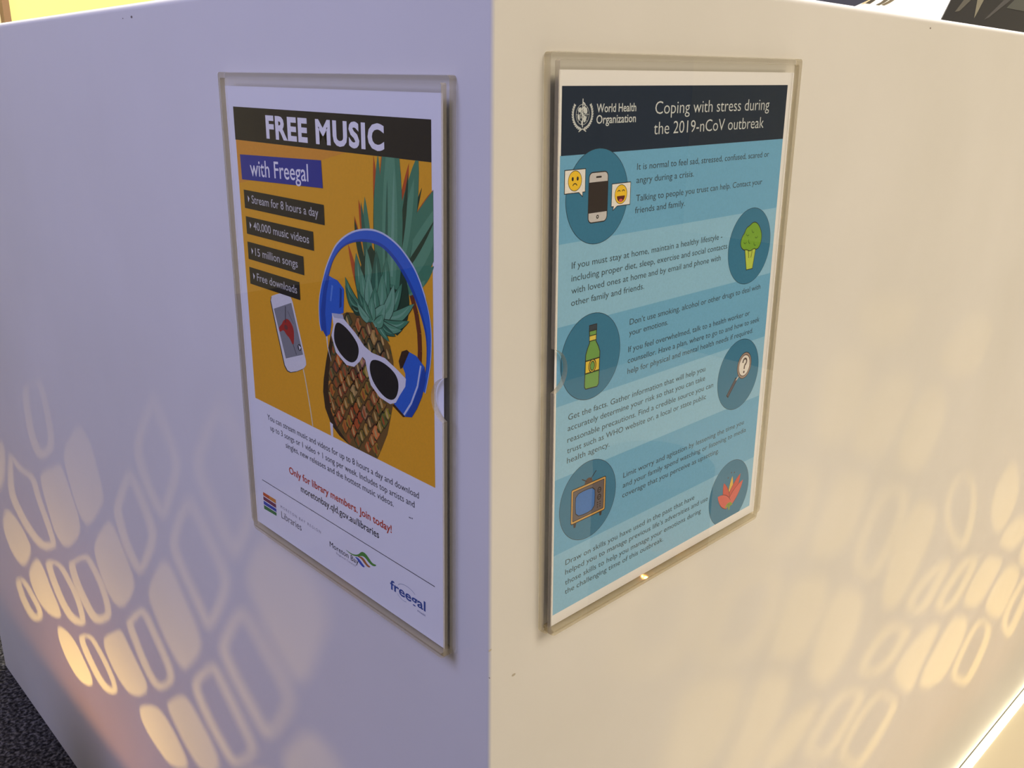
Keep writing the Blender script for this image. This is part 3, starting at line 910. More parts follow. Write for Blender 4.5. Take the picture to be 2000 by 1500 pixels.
it = [(leaf((152, 120), (150, 78), 30, 0), GR[4], 5.0), (leaf((164, 120), (178, 86), 22, 2), GR[4], 5.1)]
mids = [((146, 116), (136, 84), 9, -2, 1), ((150, 116), (146, 80), 9, 0, 0), ((154, 116), (155, 80), 10, 0, 2), ((158, 116), (164, 82), 9, 1, 1), ((150, 117), (140, 92), 9, -2, 0),
        ((140, 116), (124.6, 99), 7, -3, 1), ((140, 117), (124.4, 104), 6, -3, 2), ((138, 117), (129.8, 114.5), 4, -1, 4), ((148, 118), (147, 94), 9, 0, 3), ((156, 118), (160, 92), 10, 1, 0),
        ((150, 119), (136, 104), 7, -2, 2), ((160, 117), (177, 94), 7, 1.5, 1), ((158, 118), (187, 103), 6.5, 2, 0), ((158, 118), (170, 96), 8, 2, 3), ((152, 119), (153, 100), 9, 0, 1),
        ((158, 119), (182.5, 113), 5.5, 2, 1), ((156, 119), (176, 119.4), 5, 1.5, 0), ((154, 119), (170.5, 123.6), 4.5, 1, 2), ((152, 118), (164.8, 128.0), 4.5, .6, 1), ((150, 120), (162, 108), 9, 1, 3),
        ((149, 120), (150, 106), 7, 0, 0), ((148, 120), (142, 108), 6, -1, 1), ((153, 121), (160, 114), 6, 1, 0), ((146, 120), (136, 112), 5, -1, 3)]
for b_, t_, w, bend, c in mids:
    k = 5.3 + len(it) * .16
    it.append((leaf(b_, t_, w + 1.0, bend), GR[4], k))
    it.append((leaf(b_, t_, w, bend), GR[c], k + .06))
    it.append((leaf((b_[0] * .8 + t_[0] * .2, b_[1] * .8 + t_[1] * .2), (b_[0] * .15 + t_[0] * .85, b_[1] * .15 + t_[1] * .85), w * .22, bend), GR[3 if c in (0, 1) else 0], k + .1))
art('crown_leaves', pic, it, PB)

body = [(139.8, 117.4), (150, 119.0), (156.2, 122.4), (165.2, 130.2), (167.8, 138), (168.3, 152), (166.6, 163.3), (164.4, 171), (160.8, 182.4), (155, 193), (150.4, 200.6), (122, 200.6),
        (112, 197.8), (103.4, 192.9), (97.6, 184), (96.2, 174), (97.4, 166), (101.1, 153.6), (105, 143), (107.2, 136.6), (114.1, 124.5), (125, 119.2)]
it = [(body, (120, 90, 40), 4.0), ([(107.2, 136.6), (101.1, 153.6), (97.4, 166), (96.2, 174), (97.6, 184), (103.4, 192.9), (112, 197.8), (122, 200.6), (110, 193), (104, 184), (102, 172), (104, 158), (109, 142)], (60, 40, 20), 4.4)]
cols_top = [(150, 118, 62), (128, 100, 48), (168, 136, 84), (112, 92, 50), (136, 92, 52), (92, 82, 46)]
cols = [(166, 118, 44), (146, 98, 38), (184, 140, 62), (150, 82, 36), (128, 94, 40), (176, 128, 70), (168, 96, 44), (116, 96, 42)]
row = 0
y = 119.0
while y < 203:
    x = 94 + (4.6 if row % 2 else 0) + row * .4
    while x < 172:
        jx, jy = random.uniform(-1.3, 1.3), random.uniform(-1.0, 1.0)
        if inside((x, y), body):
            c = random.choice(cols_top if y < 150 + random.uniform(-12, 12) else cols)
            c = tuple(int(k * random.uniform(.92, 1.28)) for k in c)
            w, h = random.uniform(3.6, 5.0), random.uniform(4.2, 5.6)
            q = [(x + jx - w, y + jy + .6), (x + jx - 1.4, y + jy - h * .9), (x + jx + 1.2, y + jy - h), (x + jx + w, y + jy), (x + jx + .6, y + jy + h), (x + jx - 1.2, y + jy + h * .8)]
            it.append((q, tuple(int(k * .5) for k in c), 4.1))
            it.append(([(x + (a - x) * .8, y + (b_ - y) * .8) for a, b_ in q], c, 4.2))
            it.append((leaf((x + jx + .5, y + jy + 2.6), (x + jx - 1.6, y + jy - 2.6), 1.8), (206, 172, 104) if random.random() < .55 else (178, 86, 40), 4.3))
            it.append((leaf((x + jx + 2.6, y + jy - .5), (x + jx + 1.0, y + jy - 3.2), 1.5), (84, 84, 42), 4.32))
        x += 9.2
    y += 5.1
    row += 1
# keep every scale inside the fruit outline
it2 = []
for q, c, l in it[2:]:
    qq = [p if inside(p, body) else None for p in q]
    if all(qq):
        it2.append((q, c, l))
art('pineapple_body', pic, it[:2] + it2, PB)

HB = (46, 104, 206)
HD = (30, 76, 170)
HL = (206, 216, 236)
outer = [(97.6, 136), (96.1, 131.1), (96.4, 119.5), (99.2, 109.9), (105.6, 97.6), (112, 88.4), (118.5, 81.3), (131.4, 74.0), (145.9, 70.3), (159.6, 70.2), (172.7, 74.4), (181.1, 79.8), (189.3, 87.2), (196.3, 99.8), (199.2, 108), (200.4, 117), (199.7, 130.6), (197.5, 140), (194.8, 149.2)]
innr = [(101.6, 134), (100.5, 127.2), (102.1, 116.2), (106.3, 104.9), (110.4, 96), (115, 89.4), (123.4, 82.4), (134.7, 78.2), (147, 76.6), (158, 77.0), (165, 79.6), (173.4, 85.1), (182.8, 94.2), (190.0, 104.3), (195.0, 114.7), (196.6, 122), (196.4, 132), (194.8, 140), (191.8, 148)]


def smooth_line(q, n=2):
    for _ in range(n):
        r = [q[0]]
        for i in range(len(q) - 1):
            a, b_ = q[i], q[i + 1]
            r += [(a[0] * .75 + b_[0] * .25, a[1] * .75 + b_[1] * .25), (a[0] * .25 + b_[0] * .75, a[1] * .25 + b_[1] * .75)]
        q = r + [q[-1]]
    return q


outer, innr = smooth_line(outer), smooth_line(innr)
rim = [(p[0] + (p[0] - 148) * .012, p[1] - 1.0 if p[1] < 100 else p[1]) for p in outer]
it = []
for i in range(len(outer) - 1):
    it.append(([rim[i], rim[i + 1], outer[i + 1], outer[i]], HL, 7.2))
    it.append(([outer[i], outer[i + 1], innr[i + 1], innr[i]], HB, 7.3))
    a, b_ = outer[i], outer[i + 1]
    c, d = innr[i], innr[i + 1]
    m0 = ((a[0] * .25 + c[0] * .75), (a[1] * .25 + c[1] * .75))
    m1 = ((b_[0] * .25 + d[0] * .75), (b_[1] * .25 + d[1] * .75))
    it.append(([m0, m1, d, c], HD, 7.35))
for q in strokes([(184.6, 99), (188.4, 108), (190.6, 118), (191.0, 127), (190.4, 135)], 3.4):
    it.append((q, (112, 52, 26), 7.0))
lcup = [(106.6, 100.8), (112, 101.8), (116.9, 102.4), (123.1, 106.4), (122.6, 112), (121.6, 120.4), (115.6, 122.4), (109.6, 124.4), (108.4, 130), (106.6, 135.9), (102.3, 138.4), (97.9, 133.9), (98.1, 123.0), (102.0, 109.4)]
it.append((lcup, HB, 7.6))
it.append(([(106.6, 100.8), (109, 101.4), (105, 112), (102.6, 124), (103.4, 137.8), (102.3, 138.4), (97.9, 133.9), (98.1, 123.0), (102.0, 109.4)], HD, 7.7))
it.append(([(119, 106), (121, 107), (120, 117), (117.6, 118.4), (118.6, 111)], (28, 64, 140), 7.7))
it.append(([(110.6, 106), (112.2, 106.4), (109.6, 116), (108.4, 115.6)], (96, 146, 226), 7.7))
rcup = [(182.0, 129.8), (188, 130.6), (194.7, 135), (195.7, 141.9), (192.3, 151.9), (188, 159.6), (183.3, 165.9), (177.7, 167.2), (167.5, 162.4), (172.3, 155.0), (178.2, 148.5), (178.3, 142.7), (176.2, 139.6)]
it.append((rcup, HB, 7.6))
it.append(([(194.7, 135), (195.7, 141.9), (192.3, 151.9), (188, 159.6), (183.3, 165.9), (177.7, 167.2), (184, 158), (189.4, 148), (192.4, 138)], HD, 7.7))
it.append((stroke([(191.6, 135), (188.6, 147), (183, 158), (176.4, 166.4)], 1.2), HL, 7.75))
it.append(([(180, 129), (182, 129.8), (176.2, 139.6), (174, 141), (172.6, 137), (175.4, 131)], (60, 36, 22), 7.5))
it.append(([(167.5, 162.4), (177.7, 167.2), (175.6, 168), (166.4, 164)], (66, 40, 22), 7.5))
art('headphones', pic, it, PB)

fr_out = [(109.6, 122.7), (120.8, 121.3), (121.9, 123.9), (132.9, 129.7), (141.2, 135.6), (148.4, 137.8), (160.3, 138.1), (171.6, 142.2), (178.8, 145.4), (178.1, 149.9), (172.8, 156.5), (169.4, 161.3), (164.2, 163.6), (154.6, 162.2), (146.3, 157), (142.9, 148.3), (141.8, 143.6), (139.1, 142.2), (136.0, 145.8), (130.5, 150.2), (122.7, 150.9), (112.3, 145.7), (108.2, 136.3), (110.9, 129.5)]
llens = [(114.6, 126.7), (121.6, 127.5), (130.3, 131.7), (136.2, 137.1), (134.6, 144.3), (129.3, 148.3), (122.8, 148.3), (115.2, 144.7), (110.4, 139.0), (111.6, 131.1)]
rlens = [(148.3, 141.5), (156.6, 140.6), (165.9, 142.8), (171.5, 146.5), (172.4, 152.1), (169.9, 158.4), (165.2, 161.3), (158.2, 160.8), (150.0, 156.1), (146.0, 150.6), (145.6, 145.4)]
art('sunglasses', pic, [(fr_out, (232, 232, 238), 8.2), (chaikin(llens, 2), (26, 24, 26), 8.4), (chaikin(rlens, 2), (26, 24, 26), 8.4),
                        ([(109.6, 122.7), (120.8, 121.3), (121.9, 123.9), (112, 125)], (190, 196, 210), 8.3)], PB)

ph = [(41.4, 124.8), (46, 123.2), (57, 119.6), (64.0, 120.6), (66.5, 124), (72, 140), (78.3, 158.6), (78.4, 161.4), (75.6, 164.2), (67, 168.2), (59.4, 170.6), (55.6, 170.4), (52.6, 167.6), (46, 147), (40.2, 128)]
art('printed_phone', pic, [([(x - .9, y + .7) for x, y in ph], (60, 60, 60), 4.0), (ph, (232, 232, 234), 4.2),
                           ([(43.2, 132.7), (64.9, 124.9), (75.4, 155.5), (54.3, 162.8)], (140, 142, 146), 4.4),
                           (chaikin([(54, 138), (60, 135.5), (66, 140), (66, 147), (64.6, 153), (60.4, 148), (57, 147), (53.6, 144), (49, 147), (47.6, 144), (52, 141)], 2), (176, 44, 40), 4.6),
                           (stroke([(57.6, 128.4), (56.6, 139)], .8), (66, 62, 66), 4.7), (stroke([(64, 151), (67.6, 157.4)], .7), (84, 80, 84), 4.7), (stroke([(60, 131), (66, 138)], .5), (104, 100, 104), 4.65),
                           (ell(56.8, 142, 2.2, 1.6, 14), (120, 60, 58), 4.62), ([(70.6, 150.4), (73.4, 151.4), (71.6, 153.6)], (240, 240, 240), 4.7), (ell(71.6, 151.8, 2.2, 2.2, 16), (60, 60, 64), 4.65)], PB)
art('phone_cable', pic, [(stroke([(74.6, 165), (76.2, 170), (77.4, 175), (79.2, 183), (80.6, 190), (82.4, 200.4)], 1.15), (236, 224, 184), 4.1)], PB)
art('cable_end', pic, [([(102.2, 191.8), (105.4, 192.4), (105.2, 200.6), (102.8, 200.6)], (236, 232, 236), 4.6)], PB)
art('headphone_cable', pic, [(stroke([(103, 137.6), (103.6, 144.5), (106.6, 152.5)], 1.5, True), (234, 230, 224), 4.6)], PB)

BLU = (40, 52, 150)
art('subtitle_box', pl, [([(13.6, 40.2), (105.3, 37.4), (106.0, 52.4), (14.1, 55.3)], BLU, 9)])
text('subtitle_text', pl, 'with Freegal', 25.2, 91.6, 52.2, 9.6, WHT, 10, 0.006, y1=50.0)
for (x0, y0, x1, y1), s, tx, tb in (((15.2, 61.5, 106.2, 72.8), 'Stream for 8 hours a day', 100.2, 69.0), ((15.4, 78, 93.8, 89), '40,000 music videos', 89.0, 85.4),
                                    ((15.2, 94, 81.8, 105.2), '15 million songs', 75.0, 101.8), ((15.2, 110.3, 75.7, 121.3), 'Free downloads', 72.6, 117.9)):
    bx_ = art('bullet_box', pl, [(rect(x0, y0, x1, y1), BLK, 9), ([(19.8, tb - 4.4), (21.8, tb - 2.6), (20.2, tb - .2)], WHT, 10)])
    text('bullet_text', bx_, s, 24.5, tx, tb, 4.9, (206, 206, 206), 10, 0.004)
DK = (58, 56, 62)
text('body_text', pl, 'You can stream music and videos for up to 8 hours a day and download', 25.2, 188.4, 212.1, 3.9, DK, 2)
text('body_text', pl, 'up to 3 songs or 1 video + 1 song per week. Includes top artists and', 28.2, 184.4, 219.0, 3.9, DK, 2)
text('body_text', pl, 'singles, new releases and the hottest music videos.', 47.3, 165.0, 225.6, 3.9, DK, 2)
text('offer_text', pl, 'Only for library members. Join today!', 49.6, 162.6, 243.2, 4.9, (196, 70, 44), 2, 0.018)
text('web_address', pl, 'moretonbay.qld.gov.au/libraries', 63.3, 149.8, 251.8, 4.8, (34, 32, 38), 2, 0.008)
art('rule_line', pl, [(rect(11.6, 260.7, 201.7, 261.2), (50, 50, 60), 2)])
art('small_print_mark', pl, [(rect(179.1, 226.4, 181.0, 227.0), (90, 88, 96), 2), (rect(181.6, 226.0, 182.6, 226.8), (120, 118, 126), 2)])
lg = art('library_logo', pl, [([(11.5, 270.4), (28.9, 270.2), (28.9, 273.2), (11.5, 273.0)], (206, 92, 44), 2), ([(20, 270.3), (28.9, 270.2), (28.9, 273.2), (20, 273.1)], (214, 142, 60), 2.2),
                              ([(11.5, 273.7), (28.8, 273.8), (28.8, 276.6), (11.5, 276.4)], (120, 50, 84), 2), ([(11.5, 277.2), (28.8, 277.2), (28.8, 279.6), (11.5, 279.8)], (44, 74, 176), 2),
                              ([(11.5, 280.4), (28.7, 280.2), (28.6, 282.6), (11.5, 283.4)], (64, 130, 74), 2)])
text('logo_caption', lg, 'MORETON BAY REGION', 35.1, 85.2, 274.0, 2.0, (150, 146, 160), 2, 0, spacing=1.5)
text('logo_name', lg, 'Libraries', 35.4, 61.2, 281.5, 5.2, (86, 84, 92), 2, -0.004)
wv = art('council_wave', pl, [(chaikin([(112, 273.6), (120, 274.4), (127, 272.2), (131, 268.0), (135, 267.6), (139, 269.6), (142, 271.6), (147, 270.8), (143.6, 273.2), (139, 273.0), (134.6, 270.6), (131, 271), (126, 273.8), (119, 275.2)], 2), (84, 150, 66), 2),
                              (chaikin([(126, 273.6), (130, 271.8), (133.4, 272.0), (137, 274.6), (140.6, 274.8), (137.6, 276.4), (133.6, 275.2), (130.4, 273.2)], 2), (178, 112, 62), 2.1),
                              (chaikin([(123, 274.9), (127.4, 274.0), (130, 275.4), (134.6, 277.6), (131.6, 278.6), (128, 277.2), (125.4, 275.4)], 2), (60, 92, 190), 2.2)])
text('council_name', wv, 'Moreton Bay', 95.3, 127.2, 279.0, 3.7, (46, 46, 56), 2.4)
text('council_caption', wv, 'Regional Council', 102.6, 124.0, 281.6, 1.4, (168, 166, 178), 2.4)
fl = art('music_service_logo', pl, [(q, (164, 172, 196), 2) for q in strokes(arc(176, 276.2, 8.8, 200, 330, 12, 4.0), .35)] + [(q, (164, 172, 196), 2) for q in strokes(arc(173, 278.6, 7, 70, 150, 8, 4.6), .3)])
text('logo_name', fl, 'freegal', 159.8, 193.2, 280.8, 6.2, (58, 86, 156), 2.3, 0.02)
text('logo_caption', fl, 'music', 185.8, 193.2, 284.2, 1.5, (100, 110, 150), 2.3)

# ------------------------------------------------------------------ poster with the health advice
pr = paper_sheet(MR, 'pale blue health advice poster with round icons and a dark header')
LB, DB, DISC, LINE = (146, 200, 238), (114, 180, 226), (56, 126, 168), (38, 52, 60)
NAVY = (24, 42, 66)
art('blue_ground', pr, [(rect(1.6, 38.8, 203.2, 290.4), DB, 1)])
for y0, y1 in ((81.2, 123.3), (166.0, 207.6), (253.0, 290.4)):
    art('pale_stripe', pr, [(rect(1.6, y0, 203.2, y1), LB, 1.6)])
hb = art('header_band', pr, [(rect(2.2, 7.2, 203.2, 38.9), NAVY, 2)])
TI = (214, 222, 228)
text('title_text', hb, 'Coping with stress during', 73.2, 184.0, 21.3, 6.3, TI, 3, -0.006)
text('title_text', hb, 'the 2019-nCoV outbreak', 72.8, 179.4, 31.6, 6.3, TI, 3, -0.006)
text('organisation_name', hb, 'World Health', 27.0, 57.4, 19.5, 4.0, TI, 3, 0.01)
text('organisation_name', hb, 'Organization', 27.0, 57.5, 24.8, 4.0, TI, 3, 0.01)
# emblem: globe, wreath, staff and snake
it = []
EC = (16.9, 20.3)
for r in (1.7, 3.2, 4.7):
    for q in strokes(arc(EC[0], EC[1], r, 0, 360, 28), .22):
        it.append((q, TI, 3))
for a in range(0, 180, 45):
    c, s = math.cos(math.radians(a)), math.sin(math.radians(a))
    it.append((stroke([(EC[0] - 4.7 * c, EC[1] - 4.7 * s), (EC[0] + 4.7 * c, EC[1] + 4.7 * s)], .2), TI, 3.05))
for q in ([(14, 17.2), (15.6, 16.8), (16, 18.6), (14.8, 19.4), (13.4, 18.6)], [(17.4, 16.6), (19.8, 17.2), (20.4, 19.4), (18.8, 20.2), (17.4, 19)], [(17.6, 20.8), (19.6, 21), (19.2, 23.4), (18.2, 24.2), (17.4, 22.6)], [(13, 20.6), (14.6, 20.2), (15, 22), (13.8, 23)]):
    it.append((chaikin(q, 1), TI, 3.1))
for sgn in (-1, 1):
    path = arc(EC[0], EC[1] - .3, 7.0, 90, 220 if sgn < 0 else -40, 14)
    for q in strokes(path, .3):
        it.append((q, TI, 3.1))
    for i in range(1, 14):
        p = Vector(path[i])
        d = (Vector(path[min(14, i + 1)]) - Vector(path[i - 1])).normalized()
        nn = Vector((-d.y, d.x))
        for k in (-1, 1):
            it.append((leaf(tuple(p), tuple(p + d * 1.15 + nn * k * .75), .7), TI, 3.12))
it.append((stroke([(14.2, 28.2), (16.9, 26.9), (19.6, 28.2)], .5), TI, 3.1))
it.append((stroke([(EC[0], 13.0), (EC[0], 26.2)], .62), TI, 3.2))
for q in strokes([(EC[0] + 1.9 * math.sin(t * .62) * (1 - t * .035), 14.6 + t * .55) for t in range(0, 20)], .62):
    it.append((q, TI, 3.25))
art('health_emblem', hb, it)

TX = (62, 82, 96)
for s, x0, x1, b_ in (
        ('It is normal to feel sad, stressed, confused, scared or', 60.2, 188.5, 48.9), ('angry during a crisis.', 60.1, 111.1, 55.7),
        ('Talking to people you trust can help. Contact your', 60.4, 183.4, 65.1), ('friends and family.', 60.0, 104.2, 71.4),
        ('If you must stay at home, maintain a healthy lifestyle -', 11.4, 144.0, 94.4), ('including proper diet, sleep, exercise and social contacts', 11.4, 150.0, 100.9),
        ('with loved ones at home and by email and phone with', 11.5, 143.9, 107.3), ('other family and friends.', 11.5, 70.8, 113.6),
        ("Don\u2019t use smoking, alcohol or other drugs to deal with", 59.5, 192.0, 132.1), ('your emotions.', 59.4, 94.6, 138.3),
        ('If you feel overwhelmed, talk to a health worker or', 59.2, 181.9, 147.8), ('counsellor. Have a plan, where to go to and how to seek', 59.2, 194.4, 154.2),
        ('help for physical and mental health needs if required.', 59.3, 187.7, 160.5),
        ('Get the facts. Gather information that will help you', 11.1, 135.8, 175.5), ('accurately determine your risk so that you can take', 10.9, 136.3, 181.7),
        ('reasonable precautions. Find a credible source you can', 10.8, 145.9, 188.3), ('trust such as WHO website or, a local or state public', 10.7, 138.9, 194.5),
        ('health agency.', 10.8, 46.0, 200.3),
        ('Limit worry and agitation by lessening the time you', 59.5, 186.1, 224.0), ('and your family spend watching or listening to media', 59.5, 189.6, 230.4),
        ('coverage that you perceive as upsetting.', 59.4, 158.4, 236.7),
        ('Draw on skills you have used in the past that have', 11.3, 133.8, 262.3), ("helped you to manage previous life\u2019s adversities and use", 11.3, 149.5, 268.4),
        ('those skills to help you manage your emotions during', 11.3, 142.4, 275.0), ('the challenging time of this outbreak.', 11.3, 102.3, 280.9)):
    text('advice_text', pr, s, x0, x1, b_, 3.3, TX, 3, 0.0)


def disc(cx, cy, r=23.8):
    bx = (1.6, 203.2, 7, 290.4)
    o = art('icon_disc', pr, [(ell(cx, cy, r, r, 56), LINE, 3.0), (ell(cx, cy, r - .28, r - .28, 56), DISC, 3.2)], bx)
    return o


def outlined(q, w, rgb, l, line=(44, 40, 40)):
    return [(inset(q, -w), line, l), (q, rgb, l + .15)]


d1 = disc(29.7, 60.2)
it = outlined(rrect(23.0, 48.3, 36.9, 72.6, 2.4), .55, (206, 206, 212), 4)
it += [(rect(23.0, 52.8, 36.9, 68.0), (52, 44, 42), 4.4), (rrect(28.0, 50.0, 32.2, 50.9, .4), (44, 40, 40), 4.4), (ell(29.9, 70.2, 1.0, 1.0, 18), (44, 40, 40), 4.4), (ell(29.9, 70.2, .45, .45, 12), (206, 206, 212), 4.5)]
art('phone_icon', d1, it)
YE = (246, 206, 52)
sb = [(5.2, 46.0), (19.8, 46.0), (19.8, 56.8), (18.0, 56.8), (18.0, 58.8), (15.4, 56.8), (5.2, 56.8)]
it = outlined(sb, .4, (240, 240, 242), 4.6) + outlined(ell(12.4, 51.2, 4.7, 4.7, 30), .3, YE, 5)
it += [(ell(10.7, 50.2, .75, 1.0, 14), (44, 40, 40), 5.4), (ell(14.3, 50.2, .75, 1.0, 14), (44, 40, 40), 5.4)] + [(q, (44, 40, 40), 5.4) for q in strokes(arc(12.4, 54.2, 1.7, 205, 335, 8), .5)]
art('sad_face_bubble', d1, it)
hb_ = [(40.6, 54.9), (55.2, 54.9), (55.2, 66.0), (45.0, 66.0), (42.0, 67.8), (42.4, 66.0), (40.6, 66.0)]
it = outlined(hb_, .4, (240, 240, 242), 4.6) + outlined(ell(47.8, 60.4, 4.7, 4.7, 30), .3, YE, 5)
it += [(q, (44, 40, 40), 5.4) for cx in (46.1, 49.6) for q in strokes(arc(cx, 59.4, 1.1, 200, 340, 6), .45)]
it += [([(44.6, 61.2), (51.0, 61.2)] + arc(47.8, 61.2, 3.2, 0, 180, 10)[1:-1], (96, 34, 34), 5.4), (ell(47.8, 63.5, 1.5, .8, 14), (214, 96, 96), 5.5)]
art('happy_face_bubble', d1, it)

d2 = disc(175.2, 102.6)
cr_ = [(177.0, 88.0), (181, 88.6), (184.6, 91.4), (187.2, 95), (188.2, 98.6), (187.2, 103), (184.2, 105.4), (180, 104.2), (176, 105.6), (172, 104), (168.6, 104), (165.4, 101.8), (164.6, 98.6), (166.4, 95.2), (168, 94.2), (170, 90.8), (173.4, 89.8)]
st_ = [(169.6, 102), (182.6, 102), (180.2, 117.0), (173.6, 117.0)]
it = outlined(st_, .5, (190, 214, 92), 4) + outlined(chaikin(cr_, 1), .5, (124, 176, 58), 4.4)
it += [(stroke([(173.8, 104.5), (175.2, 110)], .5), (60, 66, 36), 4.35), (stroke([(178.6, 104.5), (177.6, 110)], .5), (60, 66, 36), 4.35)]
for x, y, a in ((172, 94, 40), (178, 92.6, 60), (182, 96.4, 20), (175, 99, 80), (169.6, 98.6, 30), (181.4, 101, 60)):
    it += [(q, (70, 108, 40), 4.8) for q in strokes(arc(x, y, 1.7, a, a + 130, 5), .45)]
art('broccoli_icon', d2, it)

d3 = disc(28.2, 143.8)
bt = [(26.4, 129.0), (31.6, 129.4), (31.4, 136.0), (33.4, 139), (34.8, 142.2), (34.6, 160.2), (33.4, 161.4), (24.4, 160.9), (23.6, 159.6), (24.0, 142), (25.2, 139), (26.8, 136.0)]
it = outlined(bt, .55, (116, 168, 88), 4) + outlined(rect(26.2, 126.6, 31.8, 129.4), .4, (60, 70, 84), 4.4)
it += [(rect(26.5, 132.4, 31.5, 134.8), (226, 210, 96), 4.4), (rect(26.4, 131.9, 31.6, 132.4), (44, 44, 40), 4.5), (rect(26.4, 134.8, 31.6, 135.3), (44, 44, 40), 4.5),
       (rect(24.0, 145.8, 34.6, 152.4), (232, 206, 78), 4.4), (rect(23.8, 145.2, 34.8, 145.9), (44, 44, 40), 4.5), (rect(23.8, 152.2, 34.8, 152.9), (44, 44, 40), 4.5),
       (ell(29.3, 149.1, 3.1, 3.9, 26), (44, 44, 40), 4.6), (ell(29.3, 149.1, 2.5, 3.3, 26), (232, 206, 78), 4.65), (ell(29.3, 149.1, 2.0, 2.8, 26), (44, 44, 40), 4.7), (ell(29.3, 149.1, 1.5, 2.3, 26), (116, 168, 88), 4.75)]
art('bottle_icon', d3, it)

d4 = disc(174.5, 186.4)
it = [(stroke([(175.4, 187.2), (171.4, 190.4)], 1.0), (214, 208, 206), 4.2), (stroke([(172.6, 188.6), (163.0, 199.2)], 3.0), (44, 40, 44), 4), (stroke([(171.9, 189.3), (163.5, 198.6)], 2.0), (96, 90, 104), 4.2),
      (ell(180.7, 181.5, 8.4, 9.1, 36), (60, 52, 52), 4.4), (ell(180.7, 181.5, 7.9, 8.6, 36), (168, 150, 144), 4.45), (ell(180.7, 181.5, 6.7, 7.4, 36), (60, 52, 52), 4.5), (ell(180.7, 181.5, 6.2, 6.9, 36), (238, 236, 236), 4.55)]
it += [(q, (84, 70, 70), 4.7) for q in strokes(arc(180.9, 179.0, 2.2, 170, 400, 12) + [(180.9, 181.6), (180.8, 184.0)], 1.3)] + [(ell(180.7, 186.0, .9, .9, 12), (84, 70, 70), 4.7)]
art('magnifier_icon', d4, it)

d5 = disc(29.2, 227.8)
it = outlined(rrect(15.2, 217.9, 43.5, 238.4, .8), .5, (212, 170, 96), 4) + [(rrect(16.2, 218.9, 42.5, 237.4, .6), (52, 48, 50), 4.3), (rrect(16.6, 219.3, 42.1, 237.0, .6), (104, 98, 106), 4.35)]
it += outlined(chaikin([(18.9, 221.8), (27, 221.0), (34.2, 221.9), (34.6, 228), (34.2, 234.6), (27, 235.6), (19.3, 234.6), (18.4, 228)], 1), .5, (62, 122, 206), 4.5)
for y in (224.6, 229.0):
    it += [(ell(38.4, y, 1.7, 1.8, 20), (44, 40, 42), 4.5), (ell(38.4, y, 1.1, 1.2, 20), (104, 98, 106), 4.6), (rect(37.2, y - .2, 39.6, y + .2), (44, 40, 42), 4.7)]
for x in (37.2, 39.4):
    for y in (232.2, 233.6, 235.0):
        it.append((ell(x, y, .5, .42, 10), (44, 40, 42), 4.5))
it += [([(17.0, 238.8), (19.6, 238.8), (18.9, 241.4), (17.5, 241.4)], (60, 54, 56), 4), ([(38.8, 238.8), (41.2, 238.8), (40.8, 241.2), (39.3, 241.2)], (60, 54, 56), 4),
       (arc(29, 217.6, 3.4, 180, 360, 10), (92, 66, 56), 3.9), (stroke([(27.4, 216.0), (23.4, 213.6)], .6), (44, 40, 42), 3.95), (stroke([(30.4, 215.8), (35.2, 211.6)], .6), (44, 40, 42), 3.95)]
art('television_icon', d5, it)

d6 = disc(175.2, 271.4)
it = []
RD, PK = (206, 84, 74), (216, 104, 96)
for b_, t_, w, c in (((176, 278), (177.6, 259.6), 5.2, (226, 190, 84)), ((175, 278.6), (187.6, 260.6), 7.4, RD), ((174, 278.4), (167.6, 261.8), 6.6, RD), ((176, 280), (191.6, 266.6), 7.6, PK), ((175.4, 280.2), (161.4, 270.0), 8.4, PK)):
    k = 4 + len(it) * .1
    it += [(leaf(b_, t_, w + 1.0), (112, 42, 40), k), (leaf(b_, t_, w), c, k + .1)]
for b_, t_ in (((176, 279.6), (171.0, 281.6)), ((176, 279.6), (176.6, 285)), ((176, 279.6), (180.4, 281.8))):
    it.append((leaf(b_, t_, 2.4), (146, 168, 70), 5.4))
for x, y in ((172.4, 259.4), (176.0, 256.6), (179.6, 257.6)):
    it += [(stroke([(x - .7, y), (x + .7, y)], .5), (84, 70, 76), 4), (stroke([(x, y - .7), (x, y + .7)], .5), (84, 70, 76), 4)]
art('lotus_icon', d6, it)


# ------------------------------------------------------------------ leaflets on a sloping stand behind the desk's right-hand edge
SK, SX, DZ = 0.84, -0.05, DT + 0.0004
NX, NZ = 1 / math.hypot(1, SK), SK / math.hypot(1, SK)


def on_slope(y, z, off):
    return (SX - SK * (z - DZ) + NX * off, y, z + NZ * off)


def leaflet(name, pts, off, m, label):
    v = [on_slope(y, z, off) for y, z in pts] + [on_slope(y, z, off - 0.0006) for y, z in pts]
    k = len(pts)
    f = [tuple(range(k)), tuple(range(k, 2 * k))[::-1]] + [(j, (j + 1) % k, k + (j + 1) % k, k + j)[::-1] for j in range(k)]
    o = obj(name, v, f, m)
    tag(o, label, 'leaflet')
    return o


def printed(name, parent, pts, off, rgb):  # flat coloured shape, for print lines and painted reflections
    tr = tessellate_polygon([[Vector((p[0], p[1], 0)) for p in pts]])
    return obj(name, [on_slope(y, z, off) for y, z in pts], [tuple(t) for t in tr], ink(rgb), parent)


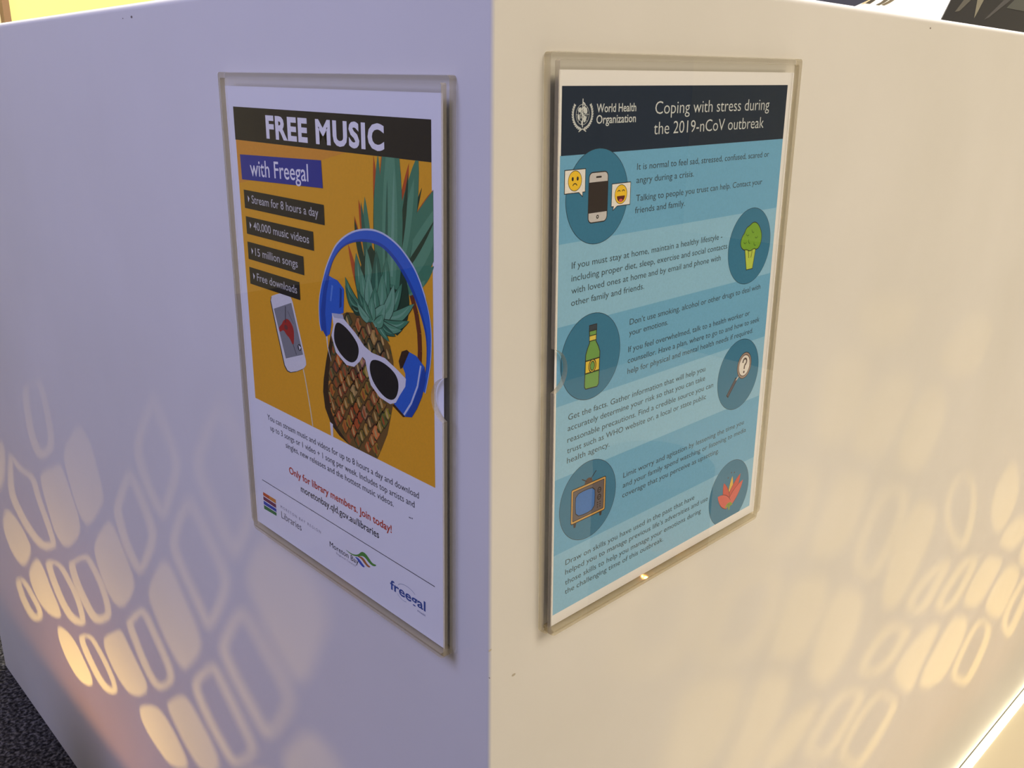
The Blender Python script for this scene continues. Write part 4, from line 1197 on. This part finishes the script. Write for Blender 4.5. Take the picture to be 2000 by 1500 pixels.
st = []
for y in (0.28, 1.27):
    st += [on_slope(y, DZ, -0.0002), on_slope(y, 1.06, -0.0002), (SX - SK * (1.06 - DZ) - 0.02, y, DZ)]
tag(obj('leaflet_stand', st, [(0, 1, 2), (3, 5, 4), (0, 3, 4, 1), (1, 4, 5, 2), (2, 5, 3, 0)], mat('grey_stand', (70, 66, 62), 0.5, 0.4)),
    'low sloping leaflet stand on the desk behind its right-hand edge', 'stand')
CARD = mat('bright_white_card', (254, 253, 250), 0.6, 0.3)
w = leaflet('white_leaflet', [(0.400, 0.9482), (0.577, 0.9482), (0.8547, 1.0484), (0.800, 1.0484), (0.560, 0.983), (0.4764, 0.9645), (0.4542, 0.9597)], 0.0018, CARD,
            'bright white leaflet with curved dark lines on the sloping stand')
for pts, rgb in (([(0.4738, 0.9591), (0.4874, 0.9621), (0.5035, 0.9666), (0.535, 0.975), (0.542, 0.9745), (0.5100, 0.9662), (0.4935, 0.9620), (0.4800, 0.9591)], (92, 84, 66)),
                 ([(0.4858, 0.9600), (0.5000, 0.9632), (0.5165, 0.9673), (0.555, 0.978), (0.560, 0.9775), (0.5225, 0.9671), (0.5055, 0.9629), (0.4905, 0.9598)], (104, 94, 72)),
                 ([(0.4560, 0.9590), (0.4700, 0.9625), (0.4900, 0.968), (0.4960, 0.968), (0.4760, 0.9622), (0.4640, 0.9592)], (62, 54, 40)),
                 ([(0.4440, 0.9570), (0.4542, 0.9597), (0.4740, 0.9640), (0.4700, 0.9625), (0.4560, 0.9590)], (190, 176, 140))):
    printed('curved_line', w, pts, 0.0020, rgb)
leaflet('navy_leaflet', [(0.320, 0.9482), (0.3985, 0.9482), (0.4506, 0.959), (0.560, 0.986), (0.440, 0.986)], 0.0008, mat('navy_card', (40, 42, 60), 0.5, 0.4),
        'dark navy leaflet partly under the white leaflet on the stand')
k_ = leaflet('black_leaflet', [(0.577, 0.9482), (0.95, 0.9482), (1.25, 1.0484), (0.8547, 1.0484)], 0.0030, mat('black_gloss_card', (30, 29, 29), 0.45, 0.3),
             'black leaflet with painted pale grey reflection streaks on the sloping stand')
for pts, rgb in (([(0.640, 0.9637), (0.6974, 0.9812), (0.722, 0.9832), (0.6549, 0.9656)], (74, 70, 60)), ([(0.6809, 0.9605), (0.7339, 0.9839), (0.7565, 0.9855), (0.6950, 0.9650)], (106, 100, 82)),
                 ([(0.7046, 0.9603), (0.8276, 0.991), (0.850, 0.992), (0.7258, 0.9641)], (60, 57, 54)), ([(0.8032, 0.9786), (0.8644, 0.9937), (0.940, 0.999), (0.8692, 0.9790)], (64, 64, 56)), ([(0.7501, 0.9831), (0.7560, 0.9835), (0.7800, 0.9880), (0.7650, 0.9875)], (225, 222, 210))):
    printed('painted_reflection', k_, pts, 0.0032, rgb)  # pale streaks painted on as reflections of light in the glossy black
